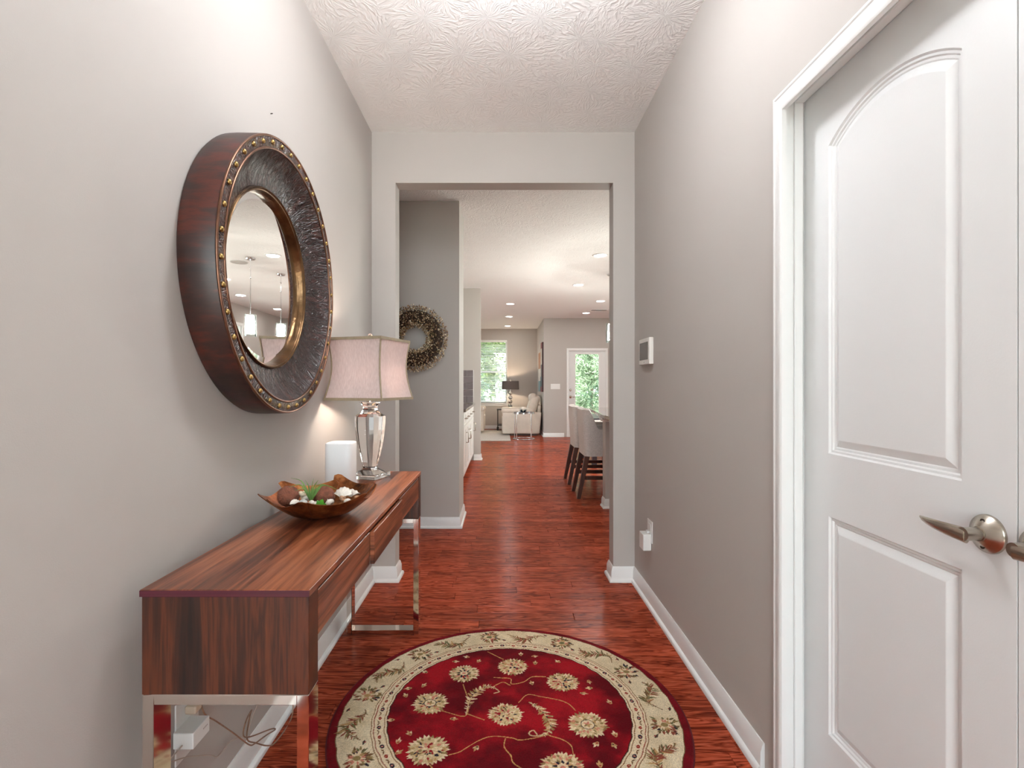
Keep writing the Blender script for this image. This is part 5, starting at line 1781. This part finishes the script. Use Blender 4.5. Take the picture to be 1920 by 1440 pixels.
G1 = ((146, 166, 134), (166, 184, 152), (118, 142, 112), (186, 200, 172))
G2 = ((108, 130, 76), (132, 150, 90), (146, 160, 110), (92, 114, 68))
G3 = ((84, 114, 92), (106, 136, 110), (128, 154, 122))
tree('willow_shrub', 2.85, 16.6, 3.4, 0.75, 1, 9000, 0.19, G1, 'tall narrow-leaved shrub filling the patio door glass', 'shrub', 0.16, low=0.02)
tree('low_shrub', 3.05, 14.9, 1.3, 0.5, 1, 1800, 0.12, G3, 'low bluish shrub at the bottom of the door glass', 'shrub', 0.3, low=0.02)
tree('garden_tree', 4.4, 21.5, 6.5, 1.9, 1, 12000, 0.30, G1, 'pale green tree behind the willow shrub outside the door', 'tree', 0.4)
tree('garden_tree', -1.6, 21.0, 6.5, 1.5, 1, 12000, 0.26, G2, 'yellow-green tree seen through the upper window blinds', 'tree', 0.4)
tree('garden_tree', -0.3, 31.5, 9.5, 2.0, 1, 10000, 0.40, G2, 'tall tree behind the white house outside the window', 'tree', 0.45, low=0.1)
tree('garden_tree', -1.2, 17.2, 2.2, 0.55, 1, 4500, 0.14, G3, 'dark green bushy sapling in the lower window sash', 'shrub', 0.4, low=0.02)
for i, (x, y) in enumerate(((-8.0, 32), (1.9, 42), (13.5, 34), (24.0, 34), (-20.0, 34))):
    tree('boundary_tree', x, y, 9.0, 3.0, 1, 9000, 0.55, (G1, G2, G3)[i % 3], ['broad tree of the garden boundary, far on the window side', 'boundary tree behind the neighbouring white house', 'boundary tree seen past the willow shrub', 'boundary tree far on the patio side', 'boundary tree farthest toward the kitchen side'][i], 'tree', 0.5, 'boundary trees')
for i, (x, y) in enumerate(((9.5, 1.5), (9.5, 8.3), (10.5, 15.5))):
    tree('side_tree', x, y, 6.0, 1.7, 1, 2200, 0.34, G1, ['side garden tree outside the kitchen window', 'side garden tree outside the dining window', 'side garden tree beyond the patio corner'][i], 'tree', 0.5, 'side garden trees')
nh = empty('neighbour_house', (1.6, 25.0, -0.25), 'white neighbouring house partly visible through the window', 'house')
box('wall', (-0.31, 3.2, 24.2, 26.2, -0.25, 2.2), mat('white_siding', (226, 226, 222), 0.7, vary=0.04, stretch=(1, 1, 30)), nh)
k = MB(); k.add([(-0.5, 24.0, 2.2), (3.4, 24.0, 2.2), (3.4, 26.4, 2.2), (-0.5, 26.4, 2.2), (-0.5, 25.2, 2.75), (3.4, 25.2, 2.75)], [(0, 1, 5, 4), (2, 3, 4, 5), (0, 4, 3), (1, 2, 5), (0, 3, 2, 1)])
k.build('roof', mat('pale_shingle', (190, 186, 182), 0.9, vary=0.15), nh)
side_bounce = box('side_bounce_ground', (3.7, 30, -10, 14.4, -0.6, -0.25), mat('pale_bounce_ground', (205, 200, 192), 0.9, vary=0.08, vscale=3))  # made pale to bounce neutral daylight onto the kitchen ceiling
tag(side_bounce, 'pale ground added outside the kitchen windows to bounce daylight', 'driveway', kind='structure')
lg = box('left_bounce_ground', (-30, -3.7, -1.7, 14.38, -0.6, -0.1), bpy.data.materials['pale_bounce_ground'])  # unseen, added pale so daylight bounces to the living room ceiling
tag(lg, 'unseen pale ground added outside the living room window to bounce daylight', 'terrace', kind='structure')
eave = box('sky_block_eave', (3.63, 5.4, 3.0, 12.3, 2.5, 2.62), bpy.data.materials['white_trim_paint'])  # added to hold sky light off the kitchen floor
tag(eave, 'eave added outside the kitchen windows to block sky light', 'roof', kind='structure')
